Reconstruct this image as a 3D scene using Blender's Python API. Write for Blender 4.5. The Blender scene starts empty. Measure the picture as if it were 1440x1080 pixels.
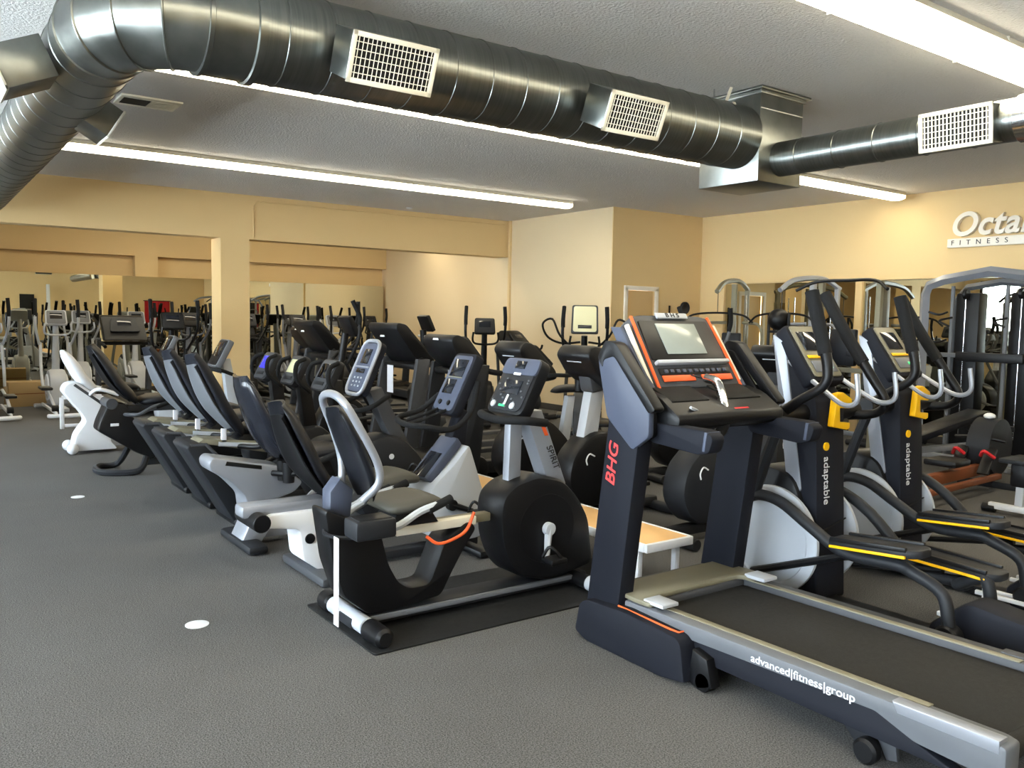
import bpy, bmesh, math, random
from mathutils import Vector, Matrix, Euler
R = math.radians
random.seed(7)
SC = bpy.context.scene
COL = SC.collection
# ---------------------------------------------------------------- materials
def lin(c): return tuple(((v/255)/12.92 if v/255 <= .04045 else ((v/255+.055)/1.055)**2.4) for v in c)
MATS = {}
def mat(name, rgb, rough=.5, metal=0., var=.0, scale=20., bump=0., bscale=200., spec=.25, emit=None, es=1., coat=0.):
    m = bpy.data.materials.new(name); m.use_nodes = True
    nt = m.node_tree; n = nt.nodes; b = n['Principled BSDF']
    c = lin(rgb)
    b.inputs['Base Color'].default_value = (*c, 1)
    b.inputs['Roughness'].default_value = rough
    b.inputs['Metallic'].default_value = metal
    b.inputs['Specular IOR Level'].default_value = spec
    b.inputs['Coat Weight'].default_value = coat
    tc = n.new('ShaderNodeTexCoord')
    if var:
        no = n.new('ShaderNodeTexNoise'); no.inputs['Scale'].default_value = scale; no.inputs['Detail'].default_value = 4
        nt.links.new(tc.outputs['Object'], no.inputs['Vector'])
        mx = n.new('ShaderNodeMix'); mx.data_type = 'RGBA'
        mx.inputs['A'].default_value = (*[v*(1-var) for v in c], 1); mx.inputs['B'].default_value = (*[min(1, v*(1+var)) for v in c], 1)
        nt.links.new(no.outputs['Fac'], mx.inputs['Factor']); nt.links.new(mx.outputs['Result'], b.inputs['Base Color'])
        mr = n.new('ShaderNodeMapRange'); mr.inputs['To Min'].default_value = max(0, rough-.08); mr.inputs['To Max'].default_value = min(1, rough+.08)
        nt.links.new(no.outputs['Fac'], mr.inputs['Value']); nt.links.new(mr.outputs['Result'], b.inputs['Roughness'])
    if bump:
        n2 = n.new('ShaderNodeTexNoise'); n2.inputs['Scale'].default_value = bscale; n2.inputs['Detail'].default_value = 3
        nt.links.new(tc.outputs['Object'], n2.inputs['Vector'])
        bp = n.new('ShaderNodeBump'); bp.inputs['Strength'].default_value = bump; bp.inputs['Distance'].default_value = .01
        nt.links.new(n2.outputs['Fac'], bp.inputs['Height']); nt.links.new(bp.outputs['Normal'], b.inputs['Normal'])
    if emit:
        b.inputs['Emission Color'].default_value = (*lin(emit), 1); b.inputs['Emission Strength'].default_value = es
    MATS[name] = m
    return m
BLK = mat('black_plastic', (13, 14, 17), .42, var=.15, scale=8, spec=.3)
NAV = mat('dark_slate_plastic', (27, 29, 36), .6, spec=.12, var=.08, scale=6, bump=.05, bscale=900)
CHA = mat('charcoal_plastic', (34, 36, 40), .5, var=.1, scale=6)
GPH = mat('graphite_frame', (66, 68, 72), .45, var=.06, scale=6)
GRY = mat('grey_plastic', (98, 101, 106), .45, var=.06, scale=6)
LGR = mat('light_grey_plastic', (176, 181, 188), .42, var=.05, scale=6)
SIL = mat('silver_paint', (146, 150, 158), .35, .35, var=.05, scale=6)
WHT = mat('white_plastic', (222, 225, 230), .4, var=.03, scale=6)
CHR = mat('polished_chrome', (210, 212, 214), .18, 1.)
FOAM = mat('black_foam_grip', (22, 23, 25), .85, bump=.4, bscale=400)
VIN = mat('black_vinyl', (19, 21, 27), .38, var=.1, scale=5, bump=.08, bscale=500)
OLV = mat('grey_vinyl', (70, 69, 63), .5, var=.08, scale=5)
RUB = mat('rubber_mat_black', (24, 25, 26), .6, var=.15, scale=30, bump=.3, bscale=300)
BELT = mat('treadmill_belt_black', (32, 32, 31), .65, var=.1, scale=60, bump=.3, bscale=700)
ORG = mat('orange_trim', (232, 96, 48), .45)
YEL = mat('yellow_plastic', (243, 186, 20), .4)
RED = mat('red_plastic', (196, 42, 48), .45)
REDT = mat('red_lettering', (226, 66, 66), .5)
WTX = mat('white_lettering', (214, 216, 220), .5)
DTX = mat('dark_lettering', (50, 50, 52), .5)
SCRN = mat('grey_display_glass', (148, 156, 152), .15, var=.05)
SDRK = mat('dark_display_glass', (30, 33, 40), .1, coat=.5)
SLIT = mat('pale_lit_display', (190, 192, 160), .2, emit=(200, 200, 150), es=.35)
SBLU = mat('blue_lit_display', (40, 40, 160), .2, emit=(70, 70, 235), es=.9)
GRNL = mat('green_indicator', (60, 190, 120), .3, emit=(70, 220, 140), es=.5)
WOOD = mat('pale_maple_laminate', (222, 178, 120), .4, var=.08, scale=7)
BWD = mat('reddish_rail_wood', (122, 70, 42), .5, var=.2, scale=5)
CRD = mat('brown_cardboard', (172, 146, 104), .8, var=.08, scale=5)
BAN = mat('red_banner_cloth', (170, 36, 40), .8, var=.1, scale=3)
LBL = mat('white_hang_tag', (226, 228, 236), .6)
CREAM = mat('cream_enamel', (226, 222, 206), .5)
GRID = mat('black_void_grille', (18, 18, 18), .7)
BLUG = mat('blue_grey_plastic', (70, 76, 92), .45, var=.05, scale=5)
TAUP = mat('brushed_taupe_plastic', (120, 116, 98), .4, var=.1, scale=6)

def steel_mat(name, axis):
    """galvanised spiral duct: brushed metal with a helical seam"""
    m = mat(name, (128, 131, 128), .3, 1.); nt = m.node_tree; n = nt.nodes; b = n['Principled BSDF']
    tc = n.new('ShaderNodeTexCoord'); mp = n.new('ShaderNodeMapping')
    s = {'X': (60, 2, 2), 'Y': (2, 60, 2), 'O': (6, 6, 6)}[axis]
    mp.inputs['Scale'].default_value = s
    nt.links.new(tc.outputs['Object'], mp.inputs['Vector'])
    no = n.new('ShaderNodeTexNoise'); no.inputs['Scale'].default_value = 1.5; no.inputs['Detail'].default_value = 5
    nt.links.new(mp.outputs['Vector'], no.inputs['Vector'])
    mr = n.new('ShaderNodeMapRange'); mr.inputs['To Min'].default_value = .24; mr.inputs['To Max'].default_value = .42
    nt.links.new(no.outputs['Fac'], mr.inputs['Value']); nt.links.new(mr.outputs['Result'], b.inputs['Roughness'])
    mx = n.new('ShaderNodeMix'); mx.data_type = 'RGBA'
    mx.inputs['A'].default_value = (*lin((112, 116, 114)), 1); mx.inputs['B'].default_value = (*lin((152, 154, 148)), 1)
    nt.links.new(no.outputs['Fac'], mx.inputs['Factor']); nt.links.new(mx.outputs['Result'], b.inputs['Base Color'])
    b.inputs['Anisotropic'].default_value = .4
    return m
STX = steel_mat('galvanised_steel', 'X'); STY = steel_mat('galvanised_steel_branch', 'Y'); STO = steel_mat('galvanised_sheet_metal', 'O')

# ---------------------------------------------------------------- mesh builder
def V(*a): return Vector(a)
def fillet(pts, r, n=4):
    out = []; N = len(pts)
    for i in range(N):
        p = Vector(pts[i]); a = Vector(pts[i-1]); b = Vector(pts[(i+1) % N])
        da = (a-p); db = (b-p); la, lb = da.length, db.length
        k = min(r, la*.48, lb*.48)
        if k < 1e-5: out.append(tuple(p)); continue
        s = p+da/la*k; e = p+db/lb*k
        for j in range(n+1):
            t = j/n; out.append(tuple(s*(1-t)**2 + p*2*t*(1-t) + e*t*t))
    return out
def catmull(pts, n=6, closed=False):
    P = [Vector(p) for p in pts]; out = []; N = len(P)
    rng = range(N if closed else N-1)
    for i in rng:
        p1 = P[i]; p2 = P[(i+1) % N]
        p0 = P[i-1] if (i > 0 or closed) else p1*2-p2
        p3 = P[(i+2) % N] if (i+2 < N or closed) else p2*2-p1
        for j in range(n):
            t = j/n
            out.append(.5*((2*p1)+(-p0+p2)*t+(2*p0-5*p1+4*p2-p3)*t*t+(-p0+3*p1-3*p2+p3)*t**3))
    if not closed: out.append(P[-1])
    return out
class G:
    def __init__(s): s.bm = bmesh.new()
    def _merge(s, bm, M=None):
        if M is not None: bmesh.ops.transform(bm, matrix=M, verts=bm.verts)
        me = bpy.data.meshes.new('tmp'); bm.to_mesh(me); bm.free(); s.bm.from_mesh(me); bpy.data.meshes.remove(me)
    def box(s, c, d, rot=(0, 0, 0), bev=.006, seg=2):
        bm = bmesh.new(); bmesh.ops.create_cube(bm, size=1)
        bmesh.ops.scale(bm, vec=d, verts=bm.verts)
        bev = min(bev, min(d)*.45)
        if bev > 0: bmesh.ops.bevel(bm, geom=bm.edges[:], offset=bev, segments=seg, affect='EDGES', profile=.5)
        s._merge(bm, Matrix.Translation(c) @ Euler(rot).to_matrix().to_4x4()); return s
    def prism(s, pts, a0, a1, bev=.006, axis='y', r=0, M=None):
        """pts (x,z) extruded along y (axis y), (y,z) along x (axis x) or (x,y) along z"""
        if r: pts = fillet(pts, r)
        bm = bmesh.new()
        def mk(p, a): return {'y': (p[0], a, p[1]), 'x': (a, p[0], p[1]), 'z': (p[0], p[1], a)}[axis]
        v0 = [bm.verts.new(mk(p, a0)) for p in pts]; v1 = [bm.verts.new(mk(p, a1)) for p in pts]; N = len(pts)
        f0 = bm.faces.new(v0); f1 = bm.faces.new(v1[::-1])
        for i in range(N): bm.faces.new((v0[i], v0[i-1], v1[i-1], v1[i]))
        bmesh.ops.recalc_face_normals(bm, faces=bm.faces)
        bev = min(bev, abs(a1-a0)*.4)
        if bev > 0:
            ed = list({e for f in (f0, f1) for e in f.edges})
            try: bmesh.ops.bevel(bm, geom=ed, offset=bev, segments=2, affect='EDGES', profile=.5, clamp_overlap=True)
            except Exception: pass
        s._merge(bm, M); return s
    def rings(s, rings, cap=True, closed=False):
        bm = s.bm; vs = [[bm.verts.new(p) for p in r] for r in rings]; n = len(vs[0]); fs = []
        K = len(vs)
        for i in range(K if closed else K-1):
            a = vs[i]; b = vs[(i+1) % K]
            for j in range(n): fs.append(bm.faces.new((a[j], a[(j+1) % n], b[(j+1) % n], b[j])))
        if cap and not closed:
            fs.append(bm.faces.new(vs[0][::-1])); fs.append(bm.faces.new(vs[-1]))
        return s
    def tube(s, pts, r, seg=10, smooth=True, closed=False, n=5, flat=1.):
        P = catmull(pts, n, closed) if smooth and len(pts) > 2 else [Vector(p) for p in pts]
        K = len(P)
        rr = r if isinstance(r, (list, tuple)) else None
        up = None; rings = []
        for i, p in enumerate(P):
            if closed: t = P[(i+1) % K]-P[i-1]
            else: t = P[min(i+1, K-1)]-P[max(i-1, 0)]
            if t.length < 1e-9: t = V(0, 0, 1)
            t.normalize()
            if up is None:
                up = V(0, 0, 1) if abs(t.z) < .9 else V(1, 0, 0)
            up = (up-t*up.dot(t)); up.normalize(); sd = t.cross(up)
            q = (i/(K-1) if K > 1 else 0)
            if rr:
                f = q*(len(rr)-1); k = min(int(f), len(rr)-2); rad = rr[k]*(1-(f-k))+rr[k+1]*(f-k)
            else: rad = r
            rings.append([p+(up*math.cos(2*math.pi*j/seg)*flat+sd*math.sin(2*math.pi*j/seg))*rad for j in range(seg)])
        s.rings(rings, closed=closed); return s
    def cyl(s, a, b, r, seg=20, r2=None, bev=.004):
        a = Vector(a); b = Vector(b); t = (b-a); L = t.length; t.normalize(); r2 = r if r2 is None else r2
        bev = min(bev, L*.3, r*.4)
        st = [(0, r-bev), (bev, r), (L-bev, r2), (L, r2-bev)]
        up = V(0, 0, 1) if abs(t.z) < .9 else V(1, 0, 0); up = (up-t*up.dot(t)).normalized(); sd = t.cross(up)
        s.rings([[a+t*h+(up*math.cos(2*math.pi*j/seg)+sd*math.sin(2*math.pi*j/seg))*q for j in range(seg)] for h, q in st]); return s
    def lathe(s, a, axis, prof, seg=32):
        a = Vector(a); t = Vector(axis).normalized()
        up = V(0, 0, 1) if abs(t.z) < .9 else V(1, 0, 0); up = (up-t*up.dot(t)).normalized(); sd = t.cross(up)
        s.rings([[a+t*h+(up*math.cos(2*math.pi*j/seg)+sd*math.sin(2*math.pi*j/seg))*max(q, 1e-4) for j in range(seg)] for h, q in prof]); return s
    def pad(s, path, w, t, cy=0, e=3.2, bow=0., seg=20, n=4):
        """soft pad swept along (x,z) path, widths/thicknesses lists"""
        P = catmull([(p[0], 0, p[1]) for p in path], n); K = len(P); rings = []
        def at(l, q):
            if not isinstance(l, (list, tuple)): return l
            f = q*(len(l)-1); k = min(int(f), len(l)-2); return l[k]*(1-(f-k))+l[k+1]*(f-k)
        for i, p in enumerate(P):
            tg = (P[min(i+1, K-1)]-P[max(i-1, 0)]).normalized(); nr = V(-tg.z, 0, tg.x)
            q = i/(K-1); ww = at(w, q)/2; tt = at(t, q)/2
            ed = min(1, .35+6*min(q, 1-q)); tt *= ed; ww *= min(1, .8+2*min(q, 1-q))
            ring = []
            for j in range(seg):
                a = 2*math.pi*j/seg; ca, sa = math.cos(a), math.sin(a)
                u = abs(ca)**(2/e)*(1 if ca > 0 else -1); v = abs(sa)**(2/e)*(1 if sa > 0 else -1)
                ring.append(p+V(0, cy+u*ww, 0)+nr*(v*tt+bow*u*u))
            rings.append(ring)
        s.rings(rings); return s
    def sphere(s, c, r, seg=16, sc=(1, 1, 1)):
        bm = bmesh.new(); bmesh.ops.create_uvsphere(bm, u_segments=seg, v_segments=max(6, seg//2), radius=r)
        s._merge(bm, Matrix.Translation(c) @ Matrix.Diagonal((*sc, 1))); return s
    def mirror_y(s):
        me = bpy.data.meshes.new('tmp'); s.bm.to_mesh(me)
        b2 = bmesh.new(); b2.from_mesh(me); bpy.data.meshes.remove(me)
        bmesh.ops.scale(b2, vec=(1, -1, 1), verts=b2.verts); bmesh.ops.reverse_faces(b2, faces=b2.faces)
        s._merge(b2); return s
    def done(s, name, m, parent=None, ang=38, label=None, recalc=True):
        bm = s.bm
        if recalc: bmesh.ops.recalc_face_normals(bm, faces=bm.faces)
        for f in bm.faces: f.smooth = True
        c = math.cos(R(ang))
        for e in bm.edges:
            if len(e.link_faces) == 2 and e.link_faces[0].normal.dot(e.link_faces[1].normal) < c: e.smooth = False
        me = bpy.data.meshes.new(name); bm.to_mesh(me); bm.free(); me.materials.append(m)
        o = bpy.data.objects.new(name, me); COL.objects.link(o)
        if parent: o.parent = parent
        if label: o['label'] = label
        return o
def text(name, body, m, parent, loc, rot, size, ext=.001, shear=0., bold=0., sx=1., align='CENTER', space=1.):
    cu = bpy.data.curves.new('tmpfont', 'FONT'); cu.body = body; cu.size = size; cu.extrude = ext; cu.shear = shear; cu.offset = bold
    cu.align_x = align; cu.align_y = 'CENTER'; cu.space_character = space
    o = bpy.data.objects.new('tmpfont', cu); COL.objects.link(o)
    dg = bpy.context.evaluated_depsgraph_get(); dg.update()
    me = bpy.data.meshes.new_from_object(o.evaluated_get(dg)); bpy.data.objects.remove(o)
    me.name = name; me.materials.clear(); me.materials.append(m)
    r = bpy.data.objects.new(name, me); COL.objects.link(r); r.parent = parent
    Mr = rot if isinstance(rot, Matrix) else Euler(rot).to_matrix()
    for v in me.vertices: v.co = Mr @ V(v.co.x*sx, v.co.y, v.co.z) + Vector(loc)
    return r
def axes(x, y):
    """rotation matrix whose columns are the given text x and y directions"""
    x = Vector(x).normalized(); z = x.cross(Vector(y)).normalized(); y = z.cross(x)
    return Matrix((x, y, z)).transposed()
def root(name, loc, rz, label, cat, group=None):
    o = bpy.data.objects.new(name, None); COL.objects.link(o); o.empty_display_size = .1
    o.location = loc; o.rotation_euler = (0, 0, R(rz)); tag(o, label, cat, group); return o
def tag(o, label, cat, group=None, kind=None):
    if label: o['label'] = label
    if cat: o['category'] = cat
    if group: o['group'] = group
    if kind: o['kind'] = kind
    return o
def st(o): o['kind'] = 'structure'; return o
KIDS = {}
def copy_tree(o, loc=None, rz=None, label=None, group=None, parent=None):
    c = o.copy(); COL.objects.link(c); c.parent = parent
    if loc: c.location = loc
    if rz is not None: c.rotation_euler = (0, 0, R(rz))
    if label: c['label'] = label
    if group: c['group'] = group
    for ch in [q for q in bpy.data.objects if q.parent == o]: copy_tree(ch, parent=c)
    return c
# ================================================================= the room
H = 3.2; XL = -3.6; YF = -4.2; XR = 10.65; XP = 9.1; YD = 9.5; YS = 12.2; YB = 16.9; XDR = XR
def carpet():
    m = mat('carpet_loop_pile', (84, 83, 80), .95, spec=.15); nt = m.node_tree; n = nt.nodes; b = n['Principled BSDF']
    tc = n.new('ShaderNodeTexCoord')
    a = n.new('ShaderNodeTexNoise'); a.inputs['Scale'].default_value = 170; a.inputs['Detail'].default_value = 2
    w = n.new('ShaderNodeTexVoronoi'); w.inputs['Scale'].default_value = 170
    l = n.new('ShaderNodeTexNoise'); l.inputs['Scale'].default_value = .7; l.inputs['Detail'].default_value = 4
    for q in (a, w, l): nt.links.new(tc.outputs['Object'], q.inputs['Vector'])
    cr = n.new('ShaderNodeValToRGB'); cr.color_ramp.elements[0].position = .3; cr.color_ramp.elements[1].position = .72
    cr.color_ramp.elements[0].color = (*lin((58, 58, 58)), 1); cr.color_ramp.elements[1].color = (*lin((116, 115, 114)), 1)
    nt.links.new(a.outputs['Fac'], cr.inputs['Fac'])
    mx = n.new('ShaderNodeMix'); mx.data_type = 'RGBA'; mx.blend_type = 'MULTIPLY'; mx.inputs['Factor'].default_value = 1
    mr = n.new('ShaderNodeMapRange'); mr.inputs['From Min'].default_value = .3; mr.inputs['From Max'].default_value = .7; mr.inputs['To Min'].default_value = .86; mr.inputs['To Max'].default_value = 1.08
    nt.links.new(l.outputs['Fac'], mr.inputs['Value'])
    nt.links.new(cr.outputs['Color'], mx.inputs['A']); nt.links.new(mr.outputs['Result'], mx.inputs['B'])
    nt.links.new(mx.outputs['Result'], b.inputs['Base Color'])
    bp = n.new('ShaderNodeBump'); bp.inputs['Strength'].default_value = .35; bp.inputs['Distance'].default_value = .004
    nt.links.new(w.outputs['Distance'], bp.inputs['Height']); nt.links.new(bp.outputs['Normal'], b.inputs['Normal'])
    return m
WALL = mat('warm_cream_paint', (218, 190, 141), .75, var=.03, scale=1.2, bump=.15, bscale=60)
CEIL = mat('popcorn_ceiling', (218, 215, 211), .95, var=.05, scale=60, bump=1., bscale=55)
TRIM = mat('white_trim_paint', (232, 226, 214), .5)
DOORM = mat('tan_door_paint', (206, 176, 128), .6, var=.03, scale=2)
MIR = mat('mirror_glass', (214, 214, 200), .0, 1.)
WF = mat('bronze_window_frame', (70, 68, 66), .5)
def wallbox(name, x0, x1, y0, y1, z0=0, z1=H, m=None, bev=0):
    o = G().box(((x0+x1)/2, (y0+y1)/2, (z0+z1)/2), (x1-x0, y1-y0, z1-z0), bev=bev).done(name, m or WALL); return st(o)
wallbox('floor', XL-.2, XR+.2, YF-.2, YB+.2, -.2, 0, carpet())
wallbox('ceiling', XL-.2, XR+.2, YF-.2, YB+.2, H, H+.2, CEIL)
wallbox('wall_right', XR, XR+.2, YF, YD+.2)
# wall with the office door (door stands in a real opening)
g = G()
for x0, x1, z0, z1 in ((XP+.0, 8.96+.0, 0, H),):
    pass
DX0, DX1 = 9.02+.0, 9.66
DX0, DX1 = 9.0, 9.6
wallbox('wall_door', DX1, XR, YD, YD+.2)
st(G().box(((DX0+DX1)/2, YD+.1, (H+1.97)/2), (DX1-DX0, .2, H-1.97), bev=0).done('wall_over_door', WALL))
st(G().box(((8.68+DX0)/2, YD+.01, H/2), (DX0-8.68, .02, H), bev=0).done('wall_beside_door', WALL))
LITW = mat('daylit_cream_paint', (220, 199, 162), .75, var=.02, scale=1.2, bump=.15, bscale=60)  # wall paint made paler and pinker, daylight on this wall put into its colour
wallbox('wall_return', 8.68, 8.88, YD+.02, YB+.2, m=LITW)
g = G()
g.box((DX0-.03, YD-.012, 1.0), (.07, .03, 2.0)).box((DX1+.03, YD-.012, 1.0), (.07, .03, 2.0)).box(((DX0+DX1)/2, YD-.012, 2.0), (DX1-DX0+.13, .03, .07))
st(g.done('trim_door', TRIM))
g = G().box(((DX0+DX1)/2, YD+.05, .985), (DX1-DX0-.01, .04, 1.96))
d = st(g.done('door_1', DOORM)); G().cyl((DX0+.07, YD+.03, 1.0), (DX0+.07, YD-.03, 1.0), .025).done('door_knob', CHR, d)
# soffit, pillar, back wall
wallbox('wall_soffit', XL, 8.68, YS, YS+.3, 2.57, H)
wallbox('wall_pillar', 3.67, 4.08, YS, YS+.45, 0, 2.57)
wallbox('wall_pillar_left', -1.2, -.75, YS, YS+.45, 0, 2.57)
wallbox('wall_back', XL, XP, YB+.15, YB+.35)
wallbox('wall_soffit_back', XL, 8.68, YB-.05, YB+.2, 2.53, H)
wallbox('wall_column_back', 3.5, 3.9, YB-.05, YB+.2, 0, 2.53)
g = G()
xs = [XL+.1, -1.4, .1, 1.6, 3.1, 4.6, 6.1, 7.6, 8.6]
mi = st(G().box(((xs[0]+xs[-1])/2, YB-.07, 1.16), (xs[-1]-xs[0], .012, 1.98), bev=0).done('wall_mirror_back', MIR))
# beams' small conduit and seam
g = G().tube([(4.14, YS-.006, 2.6), (4.14, YS-.006, 3.05), (4.2, YS-.006, 3.12), (8.6, YS-.006, 3.13)], .008, smooth=False, seg=6)
st(g.done('soffit_conduit', WALL))
st(G().box((8.66, 12.13, 1.6), (.05, .05, 3.2)).done('trim_1', WALL))
# right wall mirrors
def band(name, y0, y1):
    return st(G().box((XR-.012, (y0+y1)/2, 1.11), (.012, y1-y0, 1.98), bev=0).done(name, MIR))
band('wall_mirror_right', 6.67, 8.95); band('wall_mirror_right_near', 1.2, 6.57)
st(G().box((XR-.03, 6.62, 1.05), (.06, .1, 2.1), bev=.002).done('trim_2', WALL))
st(G().box((XR-.02, 9.0, 1.05), (.04, .06, 2.1), bev=.002).done('trim_3', WALL))
st(G().box((XR-.02, 5.02, 2.115), (.04, 7.7, .02), bev=.002).done('trim_4', WALL))
# front wall (behind the photographer, seen in the mirrors) and the window wall on the left
wallbox('wall_front', XL, XR, YF-.2, YF)
WIN = [(-3.6, -1.5), (-1.1, 1.3), (1.7, 4.1), (4.5, 6.9), (7.3, 9.2), (9.6, 11.8)]  # last opening is an unseen window added to brighten the back left
g = G()
g.box((XL-.1, (YF+YB)/2, .3), (.2, YB-YF, .6), bev=0).box((XL-.1, (YF+YB)/2, 3.0), (.2, YB-YF, .4), bev=0)
ys = [YF]+[v for w in WIN for v in w]+[YB]
for i in range(0, len(ys), 2): g.box((XL-.1, (ys[i]+ys[i+1])/2, 1.7), (.2, ys[i+1]-ys[i], 2.2), bev=0)
st(g.done('wall_left', WALL))
GL = bpy.data.materials.new('window_glass'); GL.use_nodes = True; nt = GL.node_tree; nt.nodes.clear()
o_ = nt.nodes.new('ShaderNodeOutputMaterial'); t_ = nt.nodes.new('ShaderNodeBsdfTransparent'); t_.inputs[0].default_value = (.93, .96, .97, 1)
g_ = nt.nodes.new('ShaderNodeBsdfGlossy'); g_.inputs['Roughness'].default_value = .02; x_ = nt.nodes.new('ShaderNodeMixShader'); f_ = nt.nodes.new('ShaderNodeFresnel')
nt.links.new(f_.outputs[0], x_.inputs[0]); nt.links.new(t_.outputs[0], x_.inputs[1]); nt.links.new(g_.outputs[0], x_.inputs[2]); nt.links.new(x_.outputs[0], o_.inputs[0])
for i, (a, b) in enumerate(WIN):
    g = G()
    for yy in (a+.03, (a+b)/2, b-.03): g.box((XL-.1, yy, 1.7), (.08, .06, 2.2))
    for zz in (.63, 2.77): g.box((XL-.1, (a+b)/2, zz), (.08, b-a, .06))
    w = st(g.done('window_%d' % (i+1), WF))
    G().box((XL-.1, (a+b)/2, 1.7), (.006, b-a-.1, 2.1), bev=0).done('pane', GL, w)
for i, (x0, x1, y0, y1) in enumerate(((3.9, 3.9, 0, 0),)): pass
st(G().box((XR-.01, (YF+YD)/2, .05), (.02, YD-YF, .1), bev=.002).done('baseboard_right', mat('vinyl_cove_base', (66, 62, 58), .6)))
st(G().box(((XL+8.68)/2, YB-.08, .05), (8.68-XL, .02, .1), bev=.002).done('baseboard_back', MATS['vinyl_cove_base']))
st(G().box((8.67, (YD+YB)/2, .05), (.02, YB-YD-.3, .1), bev=.002).done('baseboard_return', MATS['vinyl_cove_base']))
st(G().box(((DX1+.07+XR)/2, YD-.01, .05), (XR-DX1-.07, .02, .1), bev=.002).done('baseboard_door', MATS['vinyl_cove_base']))
# white floor stickers
for i, (x, y, r, lb) in enumerate(((1.10, 4.08, .055, 'round white floor sticker on the carpet nearest the camera'), (1.09, 7.46, .05, 'white floor sticker far back beside the row of bikes'))):
    tag(G().lathe((x, y, 0), (0, 0, 1), [(0, r), (.003, r), (.004, r-.004), (.004, 0)], 28).done('floor_sticker', WHT), lb, 'sticker')
# ---------------------------------------------------------------- ceiling lamps
LITE = mat('lit_lamp_diffuser', (255, 250, 235), .5, emit=(255, 243, 214), es=12.5)
def make_lamp():
    t = root('ceiling_lamp', (0, 0, 0), 0, '', 'lamp')
    g = G(); g.prism([(-.1, H), (.1, H), (.115, H-.045), (-.115, H-.045)], -.652, .652, .0, axis='x')
    g.box((-.65, 0, H-.045), (.004, .222, .08), bev=.0).box((.65, 0, H-.045), (.004, .222, .08), bev=.0)
    g.done('housing', CREAM, t)
    pr = [(-.108, H-.046)]+[(-.11*math.cos(a), H-.05-.05*math.sin(a)**.6) for a in [R(10+16*k) for k in range(11)]]+[(.108, H-.046)]
    G().prism(pr, -.647, .647, 0, axis='x').done('diffuser', LITE, t, ang=60)
    return t
lamp0 = make_lamp(); first = True
rows = [(9.57, 1.98, 5, 'pillar beam'), (6.03, 1.93, 7, 'big duct'), (2.58, -.6, 8, 'camera'), (14.6, 2.6, 5, 'back alcove'), (13.2, .6, 6, 'alcove edge'), (-.9, -.6, 8, 'front wall')]  # row just behind the beam is unseen fill, added to brighten the alcove
ordn = ['first', 'second', 'third', 'fourth', 'fifth', 'sixth', 'seventh', 'eighth']
for (y, x0, n, nm) in rows:
    for k in range(n):
        pitch = 1.306
        lb = {'pillar beam': 'fluorescent ceiling lamp in the row nearest the pillar beam, %s from the left', 'big duct': 'fluorescent ceiling lamp in the long row behind the large duct, %s from the left',
              'camera': 'fluorescent ceiling lamp in the nearest row at top right, %s of its run', 'back alcove': 'fluorescent ceiling lamp in the alcove behind the pillar beam, %s of its row', 'alcove edge': 'added unseen fill lamp just behind the pillar beam in the alcove, %s of its row', 'front wall': 'fluorescent ceiling lamp behind the photographer, %s of its row'}[nm] % ordn[k]
        loc = (x0+k*pitch, y, 0)
        if first: lamp0.location = loc; lamp0['label'] = lb; lamp0['group'] = 'fluorescent ceiling lamps'; first = False; lq = lamp0
        else: lq = copy_tree(lamp0, loc, 0, lb, 'fluorescent ceiling lamps')
        if nm in ('camera', 'front wall'): lq.scale = (1, 1.45, 1)
# ---------------------------------------------------------------- ducts
DZ = 2.865; DR = .228; DY = 4.2
t = root('air_duct', (3, DY, DZ), 0, 'large galvanised spiral duct crossing the ceiling, with an elbow at its left end', 'duct')
def seam_tube(g, a, b, r, axis, pitch=.235):
    n = int(abs(b-a)/pitch)+1; seg = 40
    prof = []
    L = abs(b-a); x = 0
    prof = [(0, r)]
    for k in range(1, n+1):
        x = k*pitch-.1
        if x > L-.02: break
        prof += [(x-.025, r), (x-.006, r), (x-.003, r+.004), (x+.003, r+.004), (x+.006, r), (x+.025, r)]
    prof.append((L, r)); return prof
g = G(); g.lathe((1.4-3, 0, 0), (1, 0, 0), seam_tube(g, 1.4, 5.05, DR, 'x'), 44)
main = g.done('duct_run', STX, t, ang=50)
g = G(); g.lathe((1.16-3, 0, 0), (1, 0, 0), [(0, DR+.004), (.0, DR+.014), (.02, DR+.014), (.025, DR+.006), (.22, DR+.006), (.225, DR+.018), (.26, DR+.018), (.262, DR)], 44); g.done('collar', STO, t)
# elbow, swept in gores
bx, bR = .84, .42
path = []; N = 4
for k in range(N+1):
    a = R(90*k/N); path.append((1.18-math.sin(a)*(1.18-bx), DY+bR-math.cos(a)*bR))
g = G(); rg = []
def ring(c, tx, ty, r, n=44):
    t_ = V(tx, ty, 0).normalized(); s_ = V(-t_.y, t_.x, 0); return [V(c[0]-3, c[1]-DY, 0)+s_*math.cos(2*math.pi*j/n)*r+V(0, 0, 1)*math.sin(2*math.pi*j/n)*r for j in range(n)]
for k in range(N+1):
    a = R(90*k/N); c = (1.18-math.sin(a)*(1.18-bx), DY+bR-math.cos(a)*bR); tx, ty = -math.cos(a), math.sin(a)
    for off, rr in ((-.006, DR-.004), (-.003, DR+.004), (.003, DR+.004), (.006, DR-.004)): rg.append(ring((c[0]+tx*off, c[1]+ty*off), tx, ty, rr))
g.rings(rg, cap=False); g.done('elbow', STO, t, ang=50, recalc=True)
g = G(); g.lathe((bx-3, bR, 0), (0, 1, 0), seam_tube(g, 0, 7.4, DR-.006, 'y', .3), 44); g.done('duct_branch', STY, t, ang=50)
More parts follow.
